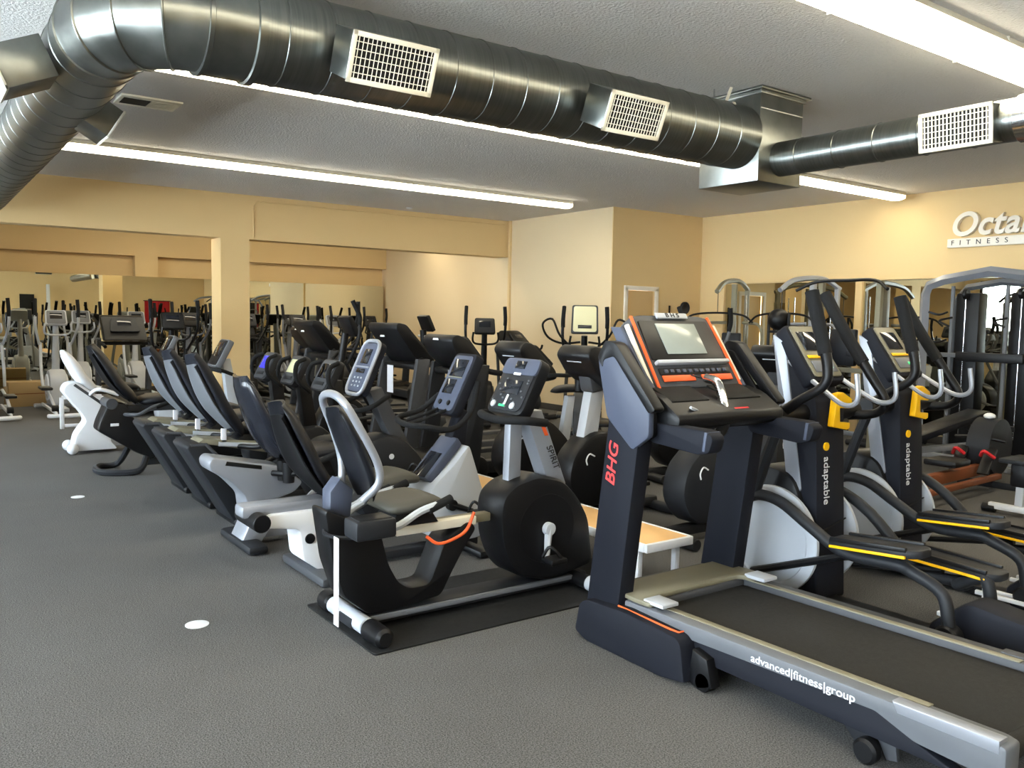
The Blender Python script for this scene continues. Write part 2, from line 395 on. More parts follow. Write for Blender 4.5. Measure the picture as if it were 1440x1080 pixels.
for xx in (1.62, 4.86):
    G().box((xx-3, -.03, .19), (.03, .003, .28), rot=(R(25), 0, 0), bev=0).box((xx-3, -DR*.55-.04, .12), (.03, .004, .2), rot=(R(-30), 0, 0), bev=0).done('hanger_strap', CREAM, t)
    G().cyl((xx-3, .07, DR*.8), (xx-3, .07, H-DZ), .006).done('hanger_rod', CHR, t)
def register(c, w, h, depth, M, name_parent, stub=STO):
    """supply grille: sheet metal boot, cream frame, louvre blades; M puts local (x right, y out, z up)"""
    g = G(); g.box((0, -depth/2, 0), (w*.96, depth, h*.94), bev=.003); bmesh.ops.transform(g.bm, matrix=M, verts=g.bm.verts); b = g.done('register_boot', stub, name_parent)
    g = G()
    for (cx, cz, ww, hh) in ((0, h/2-.012, w, .024), (0, -h/2+.012, w, .024), (-w/2+.012, 0, .024, h), (w/2-.012, 0, .024, h)): g.box((cx, .006, cz), (ww, .014, hh), bev=.003)
    bmesh.ops.transform(g.bm, matrix=M, verts=g.bm.verts); f = g.done('register_frame', CREAM, b)
    g = G(); g.box((0, .001, 0), (w-.04, .002, h-.04), bev=0); bmesh.ops.transform(g.bm, matrix=M, verts=g.bm.verts); g.done('register_opening', GRID, b)
    g = G(); n = int((w-.05)/.022)
    for k in range(n): g.box((-(w-.05)/2+(k+.5)*(w-.05)/n, .006, 0), (.004, .008, h-.045), rot=(0, 0, R(25)), bev=0)
    for k in range(5): g.box((0, .004, -(h-.06)/2+(k+.5)*(h-.06)/5), (w-.045, .004, .004), bev=0)
    bmesh.ops.transform(g.bm, matrix=M, verts=g.bm.verts); g.done('louvre', CREAM, b)
def frame_m(o, xdir, out):
    x = Vector(xdir).normalized(); y = Vector(out).normalized(); z = x.cross(y).normalized()
    m = Matrix((x, y, z)).transposed().to_4x4(); return Matrix.Translation(o) @ m
register(0, .46, .235, .22, frame_m((1.95-3, 3.73-DY, 2.71-DZ), (1, 0, 0), (0, -1, -.42)), t)
register(0, .44, .235, .22, frame_m((3.72-3, 3.88-DY, 2.76-DZ), (1, 0, 0), (0, -1, -.35)), t) if 0 else register(0, .46, .235, .22, frame_m((3.55-3, 3.72-DY, 2.71-DZ), (1, 0, 0), (0, -1, -.42)), t)
for o in [q for q in bpy.data.objects if q.parent is t]: pass
register(0, .34, .22, .24, frame_m((.40-3, 4.98-DY, 2.66-DZ), (0, 1, 0) if 0 else (0, -1, 0), (-1, 0, -.45)), t)
register(0, .36, .2, .26, frame_m((1.1-3, 5.95-DY, 2.66-DZ), (0, 1, 0), (1, 0, -.6)), t)
# plenum box and the small duct
g = G(); g.box((5.3, 4.28, 2.86), (.5, .56, .66), bev=.004); pl = g.done('plenum_box', STO, t); pl.location = (-3, -DY, -DZ)
G().box((5.3, 4.28, 3.185), (.58, .64, .02), bev=.003).box((5.3, 4.28, 3.165), (.53, .59, .03), bev=.003).done('flange', STO, pl)
G().box((5.3, 3.998, 3.05), (.49, .006, .006), bev=0).done('seam', CREAM, pl)
SX, SZ, SR = 5.3, 2.71, .125
t2 = root('air_duct', (SX, 3.9, SZ), 0, 'thin galvanised duct running from the plenum box to the right edge', 'duct')
g = G(); g.lathe((0, .1, 0), (0, -1, 0), seam_tube(g, 0, 6.5, SR, 'y', .3), 36); g.done('duct_run', STY, t2, ang=50)
g = G(); g.lathe((0, 2.33-3.9, 0), (0, -1, 0), [(0, SR), (.0, SR+.012), (.05, SR+.012), (.05, SR+.008), (.5, SR+.008), (.5, SR)], 36); g.done('collar', CHR, t2)
register(0, .44, .235, .16, frame_m((5.13-SX, 2.63-3.9, 2.68-SZ), (0, -1, 0), (-1, 0, -.12)), t2)
# ceiling vent, sprinkler
t = root('ceiling_vent', (1.66, 7.42, H), 0, 'flat two-part ceiling vent left of the duct elbow', 'vent')
G().box((0, 0, -.008), (.46, .34, .016), bev=.003).done('frame', CREAM, t)
G().box((-.1, 0, -.017), (.2, .2, .004), bev=0).done('opening', GRID, t)
g = G()
for k in range(6): g.box((.1, -.1+k*.04, -.018), (.19, .02, .004), rot=(R(20), 0, 0), bev=0)
g.done('louvre', CREAM, t)
tag(G().lathe((6.47, 11.8, H), (0, 0, -1), [(0, .05), (.012, .05), (.02, .03), (.03, .0)], 20).done('smoke_detector', WHT), 'small round white detector on the ceiling near the beam', 'detector')
# sign on the right wall
t = root('wall_sign', (XR, 5.0, 2.55), 0, 'white raised letter sign high on the right wall', 'sign')
Mx = axes((0, -1, 0), (0, 0, 1))
text('lettering', 'Octane', TRIM, t, (-.04, .42, .19), Mx, .40, .03, shear=.25, bold=.009, align='LEFT', sx=.95, space=1.06)
G().box((-.03, -.25, -.02), (.05, 1.4, .11), bev=.008).done('backing_bar', TRIM, t)
text('small_lettering', 'F I T N E S S', DTX, t, (-.057, .40, -.02), Mx, .085, .002, align='LEFT', space=1.45)
# small things on the door wall
tag(G().lathe((10.28, YD, 1.72), (0, -1, 0), [(0, .1), (.03, .1), (.04, .085), (.03, .07), (.03, 0)], 28).done('wall_gauge', CHA), 'small dark round dial on the wall between the door and the corner', 'wall dial')
tag(G().box((9.92, YD-.02, 1.5), (.018, .03, .5)).done('wall_bar', BLK), 'thin black upright bar on the wall right of the tan door', 'bar')
# ================================================================= recumbent bikes (local x forward, y left, z up)
def seat_back(t, base, top, w, th, m, shell=None, bow=.05, name='backrest'):
    (x0, z0), (x1, z1) = base, top
    mx, mz = (x0+x1)/2-.03, (z0+z1)/2
    o = G().pad([(x0+.02, z0), (x0*.7+x1*.3-.02, z0*.7+z1*.3), (mx, mz+.03), (x1, z1)], [w*.72, w, w*.96, w*.7], [th*.8, th, th, th*.7], bow=bow, e=3).done(name, m, t, ang=70)
    if shell:
        d = .045
        G().pad([(x0-.03, z0+.02), (x0*.7+x1*.3-.02-d, z0*.7+z1*.3), (mx-d, mz+.01), (x1*.85+x0*.15-d, z1*.86+z0*.14)], [w*.6, w*.86, w*.8, w*.55], [.03, .035, .03, .025], bow=bow*.8, e=2.6).done('backrest_shell', shell, t, ang=70)
    return o
def crank(t, x, z, r, ym, side_m=CHR, ang=-75):
    for s, a in ((1, ang+180), (-1, ang)):
        px, pz = x+r*math.cos(R(a)), z+r*math.sin(R(a))
        c = G().prism(fillet([(x-.02, -.02), (x+.02, -.02), (x+.016, .02), (x-.016, .02)], .005), 0, .01, 0).done('crank_arm', side_m, t) if 0 else None
        g = G().tube([(x, s*ym, z), (px, s*(ym+.02), pz)], [.022, .015], seg=8, smooth=False).cyl((x, s*(ym-.03), z), (x, s*(ym+.02), z), .035)
        c = g.done('crank_arm', side_m, t)
        g = G().box((px, s*(ym+.085), pz), (.11, .1, .035), bev=.012).tube([(px-.05, s*(ym+.05), pz+.02), (px-.03, s*(ym+.085), pz+.075), (px+.02, s*(ym+.12), pz+.02)], .009, seg=6)
        g.done('pedal', BLK, c)
def side_handles(t, x0, x1, z0, z1, y, m=CHR, grip=FOAM):
    for s in (1, -1):
        h = G().tube([(x0-.1, s*.12, z0-.04), (x0, s*y, z0-.03), ((x0+x1)/2, s*y, (z0+z1)/2), (x1, s*y, z1)], .018, seg=8).done('side_handle', m, t)
        G().cyl((x1-.1, s*y, z1-.03*(1)), (x1+.03, s*y, z1+.015), .021, seg=12).done('grip', grip, h)
def console(t, c, w, h, d, tilt, body, face=None, screen=SDRK, sc=(.0, .03, .62, .5), ring=None, rr=.03, name='console'):
    """box with its face towards -x, leaning back by tilt degrees; returns (object, matrix)"""
    M = Matrix.Translation(c) @ Euler((0, R(tilt), 0)).to_matrix().to_4x4()
    def tr(g): bmesh.ops.transform(g.bm, matrix=M, verts=g.bm.verts); return g
    o = tr(G().prism(fillet([(-w/2, -h/2), (w/2, -h/2), (w/2*.94, h/2), (-w/2*.94, h/2)], rr), -d/2, d/2, .012, axis='x')).done(name, body, t)
    if face: tr(G().prism(fillet([(-w/2*.86, -h/2*.9), (w/2*.86, -h/2*.9), (w/2*.82, h/2*.9), (-w/2*.82, h/2*.9)], rr), -d/2-.006, -d/2+.004, .003, axis='x')).done('face_panel', face, o)
    if screen: tr(G().box((-d/2-.007, sc[0]*w, sc[1]*1), (.006, w*sc[2], h*sc[3]), bev=.002)).done('screen', screen, o)
    if ring:
        pts = fillet([(-w/2, -h/2), (w/2, -h/2), (w/2*.94, h/2), (-w/2*.94, h/2)], rr+.02, 5)
        tr(G().tube([(-d/2, p[0], p[1]) for p in pts], .014, seg=8, smooth=False, closed=True)).done('console_rim', ring, o)
    return o, M
def keys(o, M, pts, m, s=.012):
    g = G()
    for (x, y, z) in pts: g.box((x, y, z), (.006, s, s*.8), bev=.002)
    bmesh.ops.transform(g.bm, matrix=M, verts=g.bm.verts); k = g.done('keypad', m, o); k['kind'] = 'stuff'; return k

# --- 1: black bike on the rubber mat, nearest the camera
tag(G().prism([(1.64, 3.27), (3.46, 3.27), (3.46, 4.05), (1.64, 4.05)], 0, .009, .002, axis='z', r=.02).done('equipment_mat', RUB), 'black rubber mat under the nearest recumbent bike', 'mat')
t = root('recumbent_bike', (1.5, 3.62, .009), 0, 'black recumbent exercise bike nearest the camera, on a rubber mat with an orange cord', 'exercise bike')
fr = [(.02, .61), (.3, .48), (.33, .37), (.35, .3), (.4, .21), (.46, .17), (.57, .17), (.62, .28), (.66, .38), (.8, .46), (.85, .42), (.78, .33), (.71, .22), (.64, .10), (.4, .08), (.24, .08), (.12, .18), (.06, .35)]
G().prism(fr, -.085, .085, .015, r=.03).done('frame', BLK, t)
G().box((.88, 0, .045), (1.45, .15, .05), bev=.01).done('base_rail', CHA, t)
G().box((.9, -.085, .055), (1.3, .02, .025), bev=.004).done('rail_trim', GRY, t)
G().cyl((.2, -.16, .05), (.2, .22, .05), .042).done('rear_foot', LGR, t)
for s in (-1, 1): G().cyl((.2, s*.17 if s < 0 else .22, .05), (.2, s*.34, .05), .05, r2=.046, bev=.015).done('foot_cap', BLK, t)
G().cyl((1.52, -.33, .045), (1.52, .3, .045), .04).done('front_foot', BLK, t); G().cyl((1.52, -.25, .045), (1.52, -.2, .045), .042).done('foot_ring', LGR, t)
hs = [(.97, .49), (.99, .57), (1.07, .63), (1.22, .66), (1.39, .62), (1.5, .52), (1.58, .39), (1.62, .12), (1.46, .09), (1.31, .07), (1.11, .12), (1.03, .2), (.98, .33)]
ho = G().prism(hs, -.13, .13, .05, r=.05).done('housing', BLK, t)
G().lathe((1.27, -.118, .37), (0, -1, 0), [(0, .19), (.0135, .185), (.0145, .1), (.0145, 0)], 40).done('housing_disc', BLK, ho)
crank(t, 1.27, .37, .15, .145, LGR, -100)
G().prism([(1.08, .62), (1.16, .62), (1.17, 1.0), (1.09, 1.0)], -.03, .03, .008).done('support_post', SIL, t)
ms = G().prism([(1.33, .6), (1.46, .58), (1.28, 1.0), (1.16, 1.0)], -.055, .055, .01).done('mast', SIL, t)
G().prism([(1.30, .86), (1.325, .86), (1.29, .93), (1.265, .93)], -.057, .057, .001).done('mast_stripe', ORG, ms)
text('lettering', 'SPIRIT', DTX, ms, (1.355, -.0585, .74), axes((.42, 0, -.9), (.9, 0, .42)), .055, .001, shear=.2)
co_, Mc_ = console(t, (1.16, 0, 1.12), .33, .33, .07, 28, BLK, CHA, None, rr=.05)
def tr_(g, M): bmesh.ops.transform(g.bm, matrix=M, verts=g.bm.verts); return g
tr_(G().prism(fillet([(-.155, .06), (.155, .06), (.15, .155), (-.15, .155)], .03), -.045, -.03, .003, axis='x'), Mc_).done('upper_panel', BLUG, co_)
tr_(G().box((-.047, .0, .115), (.006, .085, .045), bev=.002), Mc_).done('screen', SDRK, co_)
tr_(G().box((-.046, .0, .062), (.006, .06, .014), bev=.002), Mc_).done('badge', WHT, co_)
tr_(G().box((-.044, 0, -.015), (.006, .15, .08), bev=.002), Mc_).done('display', SDRK, co_)
keys(co_, Mc_, [(-.044, -.12+.24*((k*7) % 10)/9, .03-.16*((k*5) % 11)/10) for k in range(22)], GRY)
tr_(G().lathe((-.044, .1, -.12), (-1, 0, 0), [(0, .02), (.006, .018), (.006, 0)], 16).lathe((-.044, -.07, -.12), (-1, 0, 0), [(0, .02), (.006, .018), (.006, 0)], 16), Mc_).done('dial', LGR, co_)
tr_(G().box((-.046, 0, -.09), (.008, .014, .06), bev=.003), Mc_).done('safety_key', WHT, co_)
tr_(G().box((-.046, .02, -.125), (.006, .05, .012), bev=.001), Mc_).done('lit_keys', GRNL, co_)
G().tube([(1.2, .19, .95), (1.06, .2, .97), (1.02, .1, .965), (1.01, 0, .96), (1.02, -.1, .965), (1.06, -.2, .97), (1.2, -.19, .95)], .022, seg=10).done('handlebar', FOAM, t)
# seat
G().box((.66, 0, .45), (.62, .06, .045), bev=.006).done('seat_rail', TAUP, t); G().box((.62, -.05, .455), (.46, .05, .045), bev=.004).done('seat_rail_trim', CREAM, t)
G().pad([(.32, .575), (.42, .585), (.54, .595), (.64, .575)], [.3, .34, .33, .26], [.06, .07, .07, .05]).done('seat', OLV, t, ang=70)
G().prism([(.34, .48), (.62, .48), (.56, .57), (.4, .57)], -.09, .09, .01).done('seat_carriage', CHA, t)
G().pad([(.29, .63), (.25, .77), (.19, .92), (.12, 1.07)], [.22, .28, .26, .2], [.04, .05, .05, .04], cy=0, bow=.03).done('backrest', VIN, t, ang=70)
G().tube([(.19, -.12, .64), (.25, -.16, .72), (.24, -.165, .82), (.15, -.16, .99), (.09, -.13, 1.1), (.085, 0, 1.13), (.1, .13, 1.09), (.16, .15, .95), (.2, .15, .82), (.2, .13, .72), (.18, .11, .58)], .019, seg=10).done('backrest_tube', SIL, t, ang=70)
G().prism([(.1, .5), (.2, .48), (.22, .66), (.15, .72), (.1, .66)], .04, .14, .01).done('backrest_bracket', BLUG, t)
side_handles(t, .3, .58, .55, .61, .22, LGR)
G().box((.17, -.24, .545), (.2, .14, .09), bev=.015).done('storage_tray', CHA, t); G().box((.17, -.24, .587), (.16, .11, .012), bev=.002).done('tray_well', BLK, t)
G().tube([(.05, 0, .5), (.02, -.1, .5), (.06, -.2, .5), (.2, -.22, .5)], .01, seg=6).done('bracket_arm', CHA, t)
o = G().box((.0, -.14, .32), (.004, .05, .4), bev=.001).done('hang_tag', LBL); o.location = (1.52, 3.55, 0); tag(o, 'long white paper tag hanging at the rear of the nearest recumbent bike', 'tag')
o = G().tube([(.46, -.24, .47), (.52, -.25, .43), (.62, -.24, .44), (.7, -.22, .47), (.74, -.22, .55)], .008, seg=6).done('cord', ORG); o.location = (1.5, 3.62, 0); tag(o, 'orange cord looped over the seat rail of the nearest recumbent bike', 'cord')

# --- 2: white framed bike with the pale triangular housing
t = root('recumbent_bike', (1.5, 4.55, 0), 0, 'recumbent exercise bike with pale triangular housing and looped handlebar, second in the row', 'exercise bike')
G().prism([(.05, .33), (.08, .4), (.4, .4), (.44, .33), (.42, .2), (.52, .05), (.4, .03), (.28, .12), (.26, .3)], -.11, .11, .02, r=.03).done('rear_leg', WHT, t)
G().box((.2, 0, .42), (.5, .14, .07), bev=.02).done('seat_rail', SIL, t)
G().cyl((.03, -.16, .37), (.03, .16, .37), .05).done('rail_end_cap', BLK, t)
G().lathe((.32, -.11, .24), (0, -1, 0), [(0, .03), (.008, .028), (.008, 0)], 20).done('bolt_cover', BLK, t)
G().box((.36, 0, .03), (.1, .62, .055), bev=.02).done('rear_foot', GPH, t)
G().box((.95, 0, .05), (1.1, .1, .05), bev=.01).done('base_rail', CHA, t)
G().box((1.4, 0, .03), (.1, .6, .05), bev=.02).done('front_foot', BLK, t)
h2 = [(1.36, .71), (1.41, .57), (1.48, .37), (1.5, .26), (1.46, .1), (1.26, .09), (1.08, .15), (1.06, .38), (1.10, .47), (1.24, .58)]
ho = G().prism(h2, -.15, .15, .04, r=.04).done('housing', LGR, t)
G().prism([(1.07, .5), (1.12, .47), (1.34, .7), (1.3, .75)], -.1, .1, .015, r=.02).done('bottle_tray', BLUG, ho)
G().prism([(1.075, .512), (1.1, .5), (1.31, .71), (1.29, .735)], -.07, .07, .002).done('tray_well', SDRK, ho)
crank(t, 1.22, .34, .15, .17, BLK, -20)
G().prism([(1.26, .66), (1.38, .6), (1.42, .9), (1.36, .92)], -.05, .05, .015, r=.02).done('mast', NAV, t)
co_, M_ = console(t, (1.36, 0, 1.07), .27, .42, .07, 27, NAV, BLUG, None, rr=.04)
tr_(G().box((-.044, 0, .1), (.006, .15, .12), bev=.003), M_).done('screen', SDRK, co_)
tr_(G().box((-.044, .02, -.03), (.006, .11, .1), bev=.003), M_).done('lower_display', SDRK, co_)
tr_(G().box((-.044, 0, .035), (.006, .16, .006), bev=.001), M_).done('trim_line', TAUP, co_)
tr_(G().lathe((-.04, .05, -.14), (-1, 0, 0), [(0, .018), (.008, .016), (.008, 0)], 16).lathe((-.04, -.05, -.14), (-1, 0, 0), [(0, .018), (.008, .016), (.008, 0)], 16), M_).done('dial', BLK, co_)
G().tube([(1.32, .16, 1.0), (1.2, .2, .9), (1.02, .17, .86), (.98, 0, .84), (1.02, -.17, .84), (1.2, -.2, .82), (1.36, -.16, .92), (1.42, -.14, 1.1)], .018, seg=10).done('handlebar', FOAM, t)
G().tube([(.99, .06, .845), (1.12, .05, .88), (1.25, .05, .92)], .01, seg=8).tube([(.99, -.06, .845), (1.12, -.05, .88), (1.25, -.05, .92)], .01, seg=8).done('handlebar_stay', FOAM, t)
G().pad([(.62, .5), (.75, .52), (.92, .53), (1.02, .51)], [.3, .4, .38, .3], [.07, .08, .08, .06]).done('seat', OLV, t, ang=70)
G().prism([(.55, .42), (.95, .42), (.88, .5), (.62, .5)], -.1, .1, .01).done('seat_carriage', GPH, t)
seat_back(t, (.5, .46), (.2, 1.02), .42, .07, VIN, BLK)
side_handles(t, .5, .72, .46, .5, .25, SIL)

# --- 3: grey base, tall console with silver rim
t = root('recumbent_bike', (1.44, 5.35, 0), 0, 'recumbent exercise bike with glossy shell back and tall silver rimmed console, third in row', 'exercise bike')
G().prism([(.05, .58), (.08, .61), (.52, .52), (.66, .4), (.6, .34), (.45, .3), (.45, .14), (.37, .02), (.24, .03), (.3, .16), (.28, .34), (.18, .45), (.06, .53)], -.12, .12, .025, r=.03).done('frame', SIL, t)
G().prism([(.15, .555), (.38, .51), (.38, .535), (.16, .58)], -.124, .124, .002).done('frame_slot', BLK, t)
G().box((.3, 0, .035), (.13, .6, .06), bev=.025).done('rear_foot', CHA, t)
G().box((.85, 0, .08), (1.0, .1, .07), bev=.01).done('base_rail', SIL, t); G().box((1.6, 0, .035), (.12, .55, .06), bev=.025).done('front_foot', CHA, t)
for yy in (-.12, -.22):
    G().lathe((.52, yy, .43), (0, 0, 1), [(0, .035), (.13, .042), (.13, .034), (.02, .03), (.02, 0)], 20).done('cup_holder', BLK, t)
hs = [(1.0, .5), (1.12, .64), (1.25, .68), (1.42, .64), (1.56, .5), (1.66, .3), (1.62, .1), (1.1, .1), (1.0, .3)]
ho = G().prism(hs, -.13, .13, .06, r=.06).done('housing', CHA, t)
G().lathe((1.3, -.131, .52), (0, -1, 0), [(0, .02), (.003, .019), (.003, 0)], 20).done('badge', WHT, ho)
crank(t, 1.3, .36, .15, .15, BLK, 15)
G().prism([(1.35, .6), (1.5, .55), (1.26, 1.0), (1.16, .98)], -.06, .06, .01).done('mast', GPH, t)
co_, M_ = console(t, (1.17, 0, 1.13), .26, .4, .06, 24, NAV, BLUG, None, ring=SIL, rr=.06)
tr_(G().box((-.038, 0, .08), (.006, .11, .11), bev=.004), M_).done('screen', SDRK, co_)
tr_(G().box((-.04, 0, .0), (.008, .2, .012), bev=.002), M_).done('silver_divider', SIL, co_)
tr_(G().box((-.04, 0, -.03), (.006, .12, .03), bev=.002), M_).done('lower_display', SDRK, co_)
keys(co_, M_, [(-.038, -.05+.05*(k % 3), -.08-.03*(k//3)) for k in range(9)], LGR, .016)
G().tube([(1.25, .17, .95), (1.1, .2, .88), (1.02, .1, .85), (1.02, -.1, .85), (1.1, -.2, .88), (1.25, -.17, .95)], .018, seg=10).done('handlebar', FOAM, t)
G().pad([(.56, .56), (.72, .58), (.9, .59), (1.0, .57)], [.3, .4, .38, .3], [.07, .09, .08, .06]).done('seat', VIN, t, ang=70)
G().prism([(.5, .42), (.9, .42), (.85, .54), (.56, .54)], -.1, .1, .01).done('seat_carriage', BLK, t)
seat_back(t, (.52, .55), (.26, 1.1), .44, .09, MATS.setdefault('gloss_black_shell', mat('gloss_black_shell', (26, 29, 37), .25, coat=.3)), None, bow=-.03)
side_handles(t, .55, .8, .52, .58, .26, BLK)

# --- 4..6: three alike with slab rear legs
def slab_bike(scr, scr_label):
    t = root('recumbent_bike', (1.5, 6.05, 0), 0, '', 'exercise bike')
    l = G().prism([(.02, .585), (.06, .61), (.16, .6), (.24, .5), (.5, .04), (.46, .0), (.36, .0), (.14, .38)], -.2, .2, .02, r=.025).done('rear_leg', CHA, t)
    G().tube([(.05, .19, .6), (.15, .2, .6), (.24, .205, .5), (.5, .205, .05)], .012, seg=6, smooth=False).done('leg_edge', GPH, l)
    G().tube([(.05, -.19, .6), (.15, -.2, .6), (.24, -.205, .5), (.5, -.205, .05)], .012, seg=6, smooth=False).done('leg_edge', GPH, l)
    G().box((.42, 0, .03), (.16, .5, .05), bev=.015).done('rear_foot', BLK, t)
    G().prism([(.12, .6), (.16, .625), (.7, .57), (.95, .45), (.95, .4), (.6, .5)], -.11, .11, .012, r=.01).done('seat_rail', TAUP, t)
    G().prism([(.26, .57), (.66, .53), (.66, .56), (.26, .6)], -.13, .13, .004).done('rail_trim', LGR, t)
    G().box((.95, 0, .08), (.9, .12, .08), bev=.01).done('base_rail', GPH, t); G().box((1.5, 0, .03), (.12, .5, .05), bev=.015).done('front_foot', BLK, t)
    ho = G().prism([(.92, .45), (1.05, .56), (1.3, .58), (1.45, .45), (1.5, .1), (1.0, .08), (.9, .25)], -.12, .12, .04, r=.05).done('housing', CHA, t)
    crank(t, 1.2, .34, .15, .14, BLK, 40)
    G().prism([(1.18, .55), (1.3, .52), (1.22, 1.0), (1.12, 1.0)], -.05, .05, .01).done('mast', BLK, t)
    co_, M_ = console(t, (1.12, 0, 1.03), .3, .27, .06, 28, CHA, GPH, None, rr=.045)
    tr_(G().box((-.038, 0, .03), (.006, .17, .12), bev=.004), M_).done('screen', scr, co_)
    tr_(G().box((-.038, 0, -.075), (.006, .16, .03), bev=.002), M_).done('keypad', CHA, co_)
    for s in (1, -1): G().tube([(1.2, s*.1, .86), (1.16, s*.19, .88), (1.05, s*.2, .98), (1.06, s*.18, 1.1), (1.14, s*.16, 1.14)], .018, seg=8).done('handlebar', FOAM, t)
    G().pad([(.46, .66), (.6, .68), (.76, .69), (.88, .66)], [.3, .42, .4, .3], [.07, .09, .08, .06]).done('seat', VIN, t, ang=70)
    G().prism([(.36, .57), (.75, .56), (.72, .64), (.44, .64)], -.09, .09, .01).done('seat_carriage', BLK, t)
    seat_back(t, (.44, .66), (.14, 1.22), .46, .08, NAV, GRY)
    G().box((.3, -.1, .64), (.035, .02, .1), bev=.003).done('hang_tag', LBL, t)
    side_handles(t, .5, .7, .6, .66, .27, BLK)
    return t
for sc_, y, lb in ((SDRK, 6.05, 'slab legged recumbent exercise bike with dark screen, nearest of three alike'), (SLIT, 6.7, 'slab legged recumbent exercise bike with pale lit screen, middle of three alike'), (SBLU, 7.36, 'slab legged recumbent exercise bike with blue lit screen, farthest of three alike')):
    t = slab_bike(sc_, lb); t.location = (1.5, y, 0); tag(t, lb, None, 'recumbent bikes with slab legs')

# --- 7: black wedge frame
t = root('recumbent_bike', (1.4, 8.4, 0), 0, 'black recumbent exercise bike with slanted wedge frame, standing next to the white one', 'exercise bike')
f = G().prism([(.0, .5), (.08, .68), (.22, .66), (.3, .5), (.5, .2), (.46, .12), (.3, .2), (-.02, .42)], -.14, .14, .03, r=.03).done('frame', BLK, t)
G().box((.12, -.142, .47), (.07, .003, .025), bev=.001).done('badge', WHT, f)
G().cyl((.1, -.15, .66), (.1, .15, .66), .05).done('rail_end_cap', GPH, t)
G().tube([(.3, .12, .25), (.22, .3, .04), (.05, .28, .03), (.0, .1, .03), (.05, -.1, .03), (.3, -.2, .04), (.4, -.1, .15)], .03, seg=8).done('rear_foot', CHA, t)
G().box((.9, 0, .1), (1.0, .1, .08)).done('base_rail', CHA, t); G().box((1.4, 0, .03), (.1, .5, .05)).done('front_foot', CHA, t)
G().prism([(.9, .4), (1.05, .6), (1.3, .6), (1.5, .4), (1.5, .1), (1.0, .08), (.9, .2)], -.12, .12, .04, r=.06).done('housing', BLK, t)
crank(t, 1.2, .34, .15, .14, GPH, 100)
G().prism([(1.18, .55), (1.3, .52), (1.2, 1.05), (1.12, 1.05)], -.05, .05, .01).done('mast', LGR, t)
console(t, (1.12, 0, 1.1), .3, .3, .06, 28, GRY, BLK, SDRK)
G().tube([(1.2, .1, .9), (1.05, .24, .95), (.98, .0, .96), (1.05, -.24, .95), (1.2, -.1, .9)], .018).done('handlebar', FOAM, t)
G().pad([(.34, .66), (.46, .68), (.62, .69), (.74, .66)], [.3, .42, .4, .3], [.07, .09, .08, .06]).done('seat', VIN, t, ang=70)
G().box((.5, 0, .6), (.5, .08, .06)).done('seat_rail', GPH, t)
seat_back(t, (.32, .68), (-.02, 1.2), .46, .08, VIN, BLK)
side_handles(t, .3, .55, .6, .66, .27, GPH)
# --- 8: white bike
t = root('recumbent_bike', (1.32, 9.85, 0), 0, 'white recumbent exercise bike with a flared pedestal at the far end of the row', 'exercise bike')
G().prism([(-.02, .66), (.02, .74), (.12, .76), (.42, .52), (.62, .42), (.5, .3), (.42, .12), (.5, .03), (.06, .03), (.1, .2), (.2, .34), (.16, .42)], -.14, .14, .04, r=.04).done('frame', WHT, t)
G().prism([(.08, .72), (.1, .74), (.36, .53), (.34, .51)], -.144, .144, .001).done('frame_slot', GPH, t)
for yy in (.16, -.16): G().sphere((.06, yy, .06), .058, 16).done('foot', WHT, t)
G().box((.8, 0, .1), (.8, .12, .1), bev=.02).done('base_rail', LGR, t); G().box((1.3, 0, .03), (.1, .5, .05)).done('front_foot', LGR, t)
G().prism([(.9, .4), (1.0, .6), (1.25, .62), (1.45, .4), (1.4, .1), (1.0, .08)], -.12, .12, .05, r=.06).done('housing', LGR, t)
crank(t, 1.15, .34, .15, .14, GPH, 100)
G().prism([(1.1, .55), (1.22, .52), (1.12, 1.05), (1.04, 1.05)], -.05, .05, .01).done('mast', LGR, t)
console(t, (1.05, 0, 1.1), .3, .3, .06, 28, GRY, BLK, SDRK)
G().tube([(1.1, .1, .9), (.98, .22, .95), (.92, .0, .96), (.98, -.22, .95), (1.1, -.1, .9)], .018).done('handlebar', FOAM, t)
G().pad([(.38, .66), (.5, .68), (.64, .69), (.74, .66)], [.3, .4, .38, .3], [.07, .09, .08, .06]).done('seat', BLK, t, ang=70)
for s in (1, -1): G().tube([(.5, s*.2, .62), (.3, s*.22, .68), (.22, s*.1, .6)], .02).done('side_handle', WHT, t)
seat_back(t, (.28, .66), (.0, 1.08), .36, .12, WHT, None, bow=0)
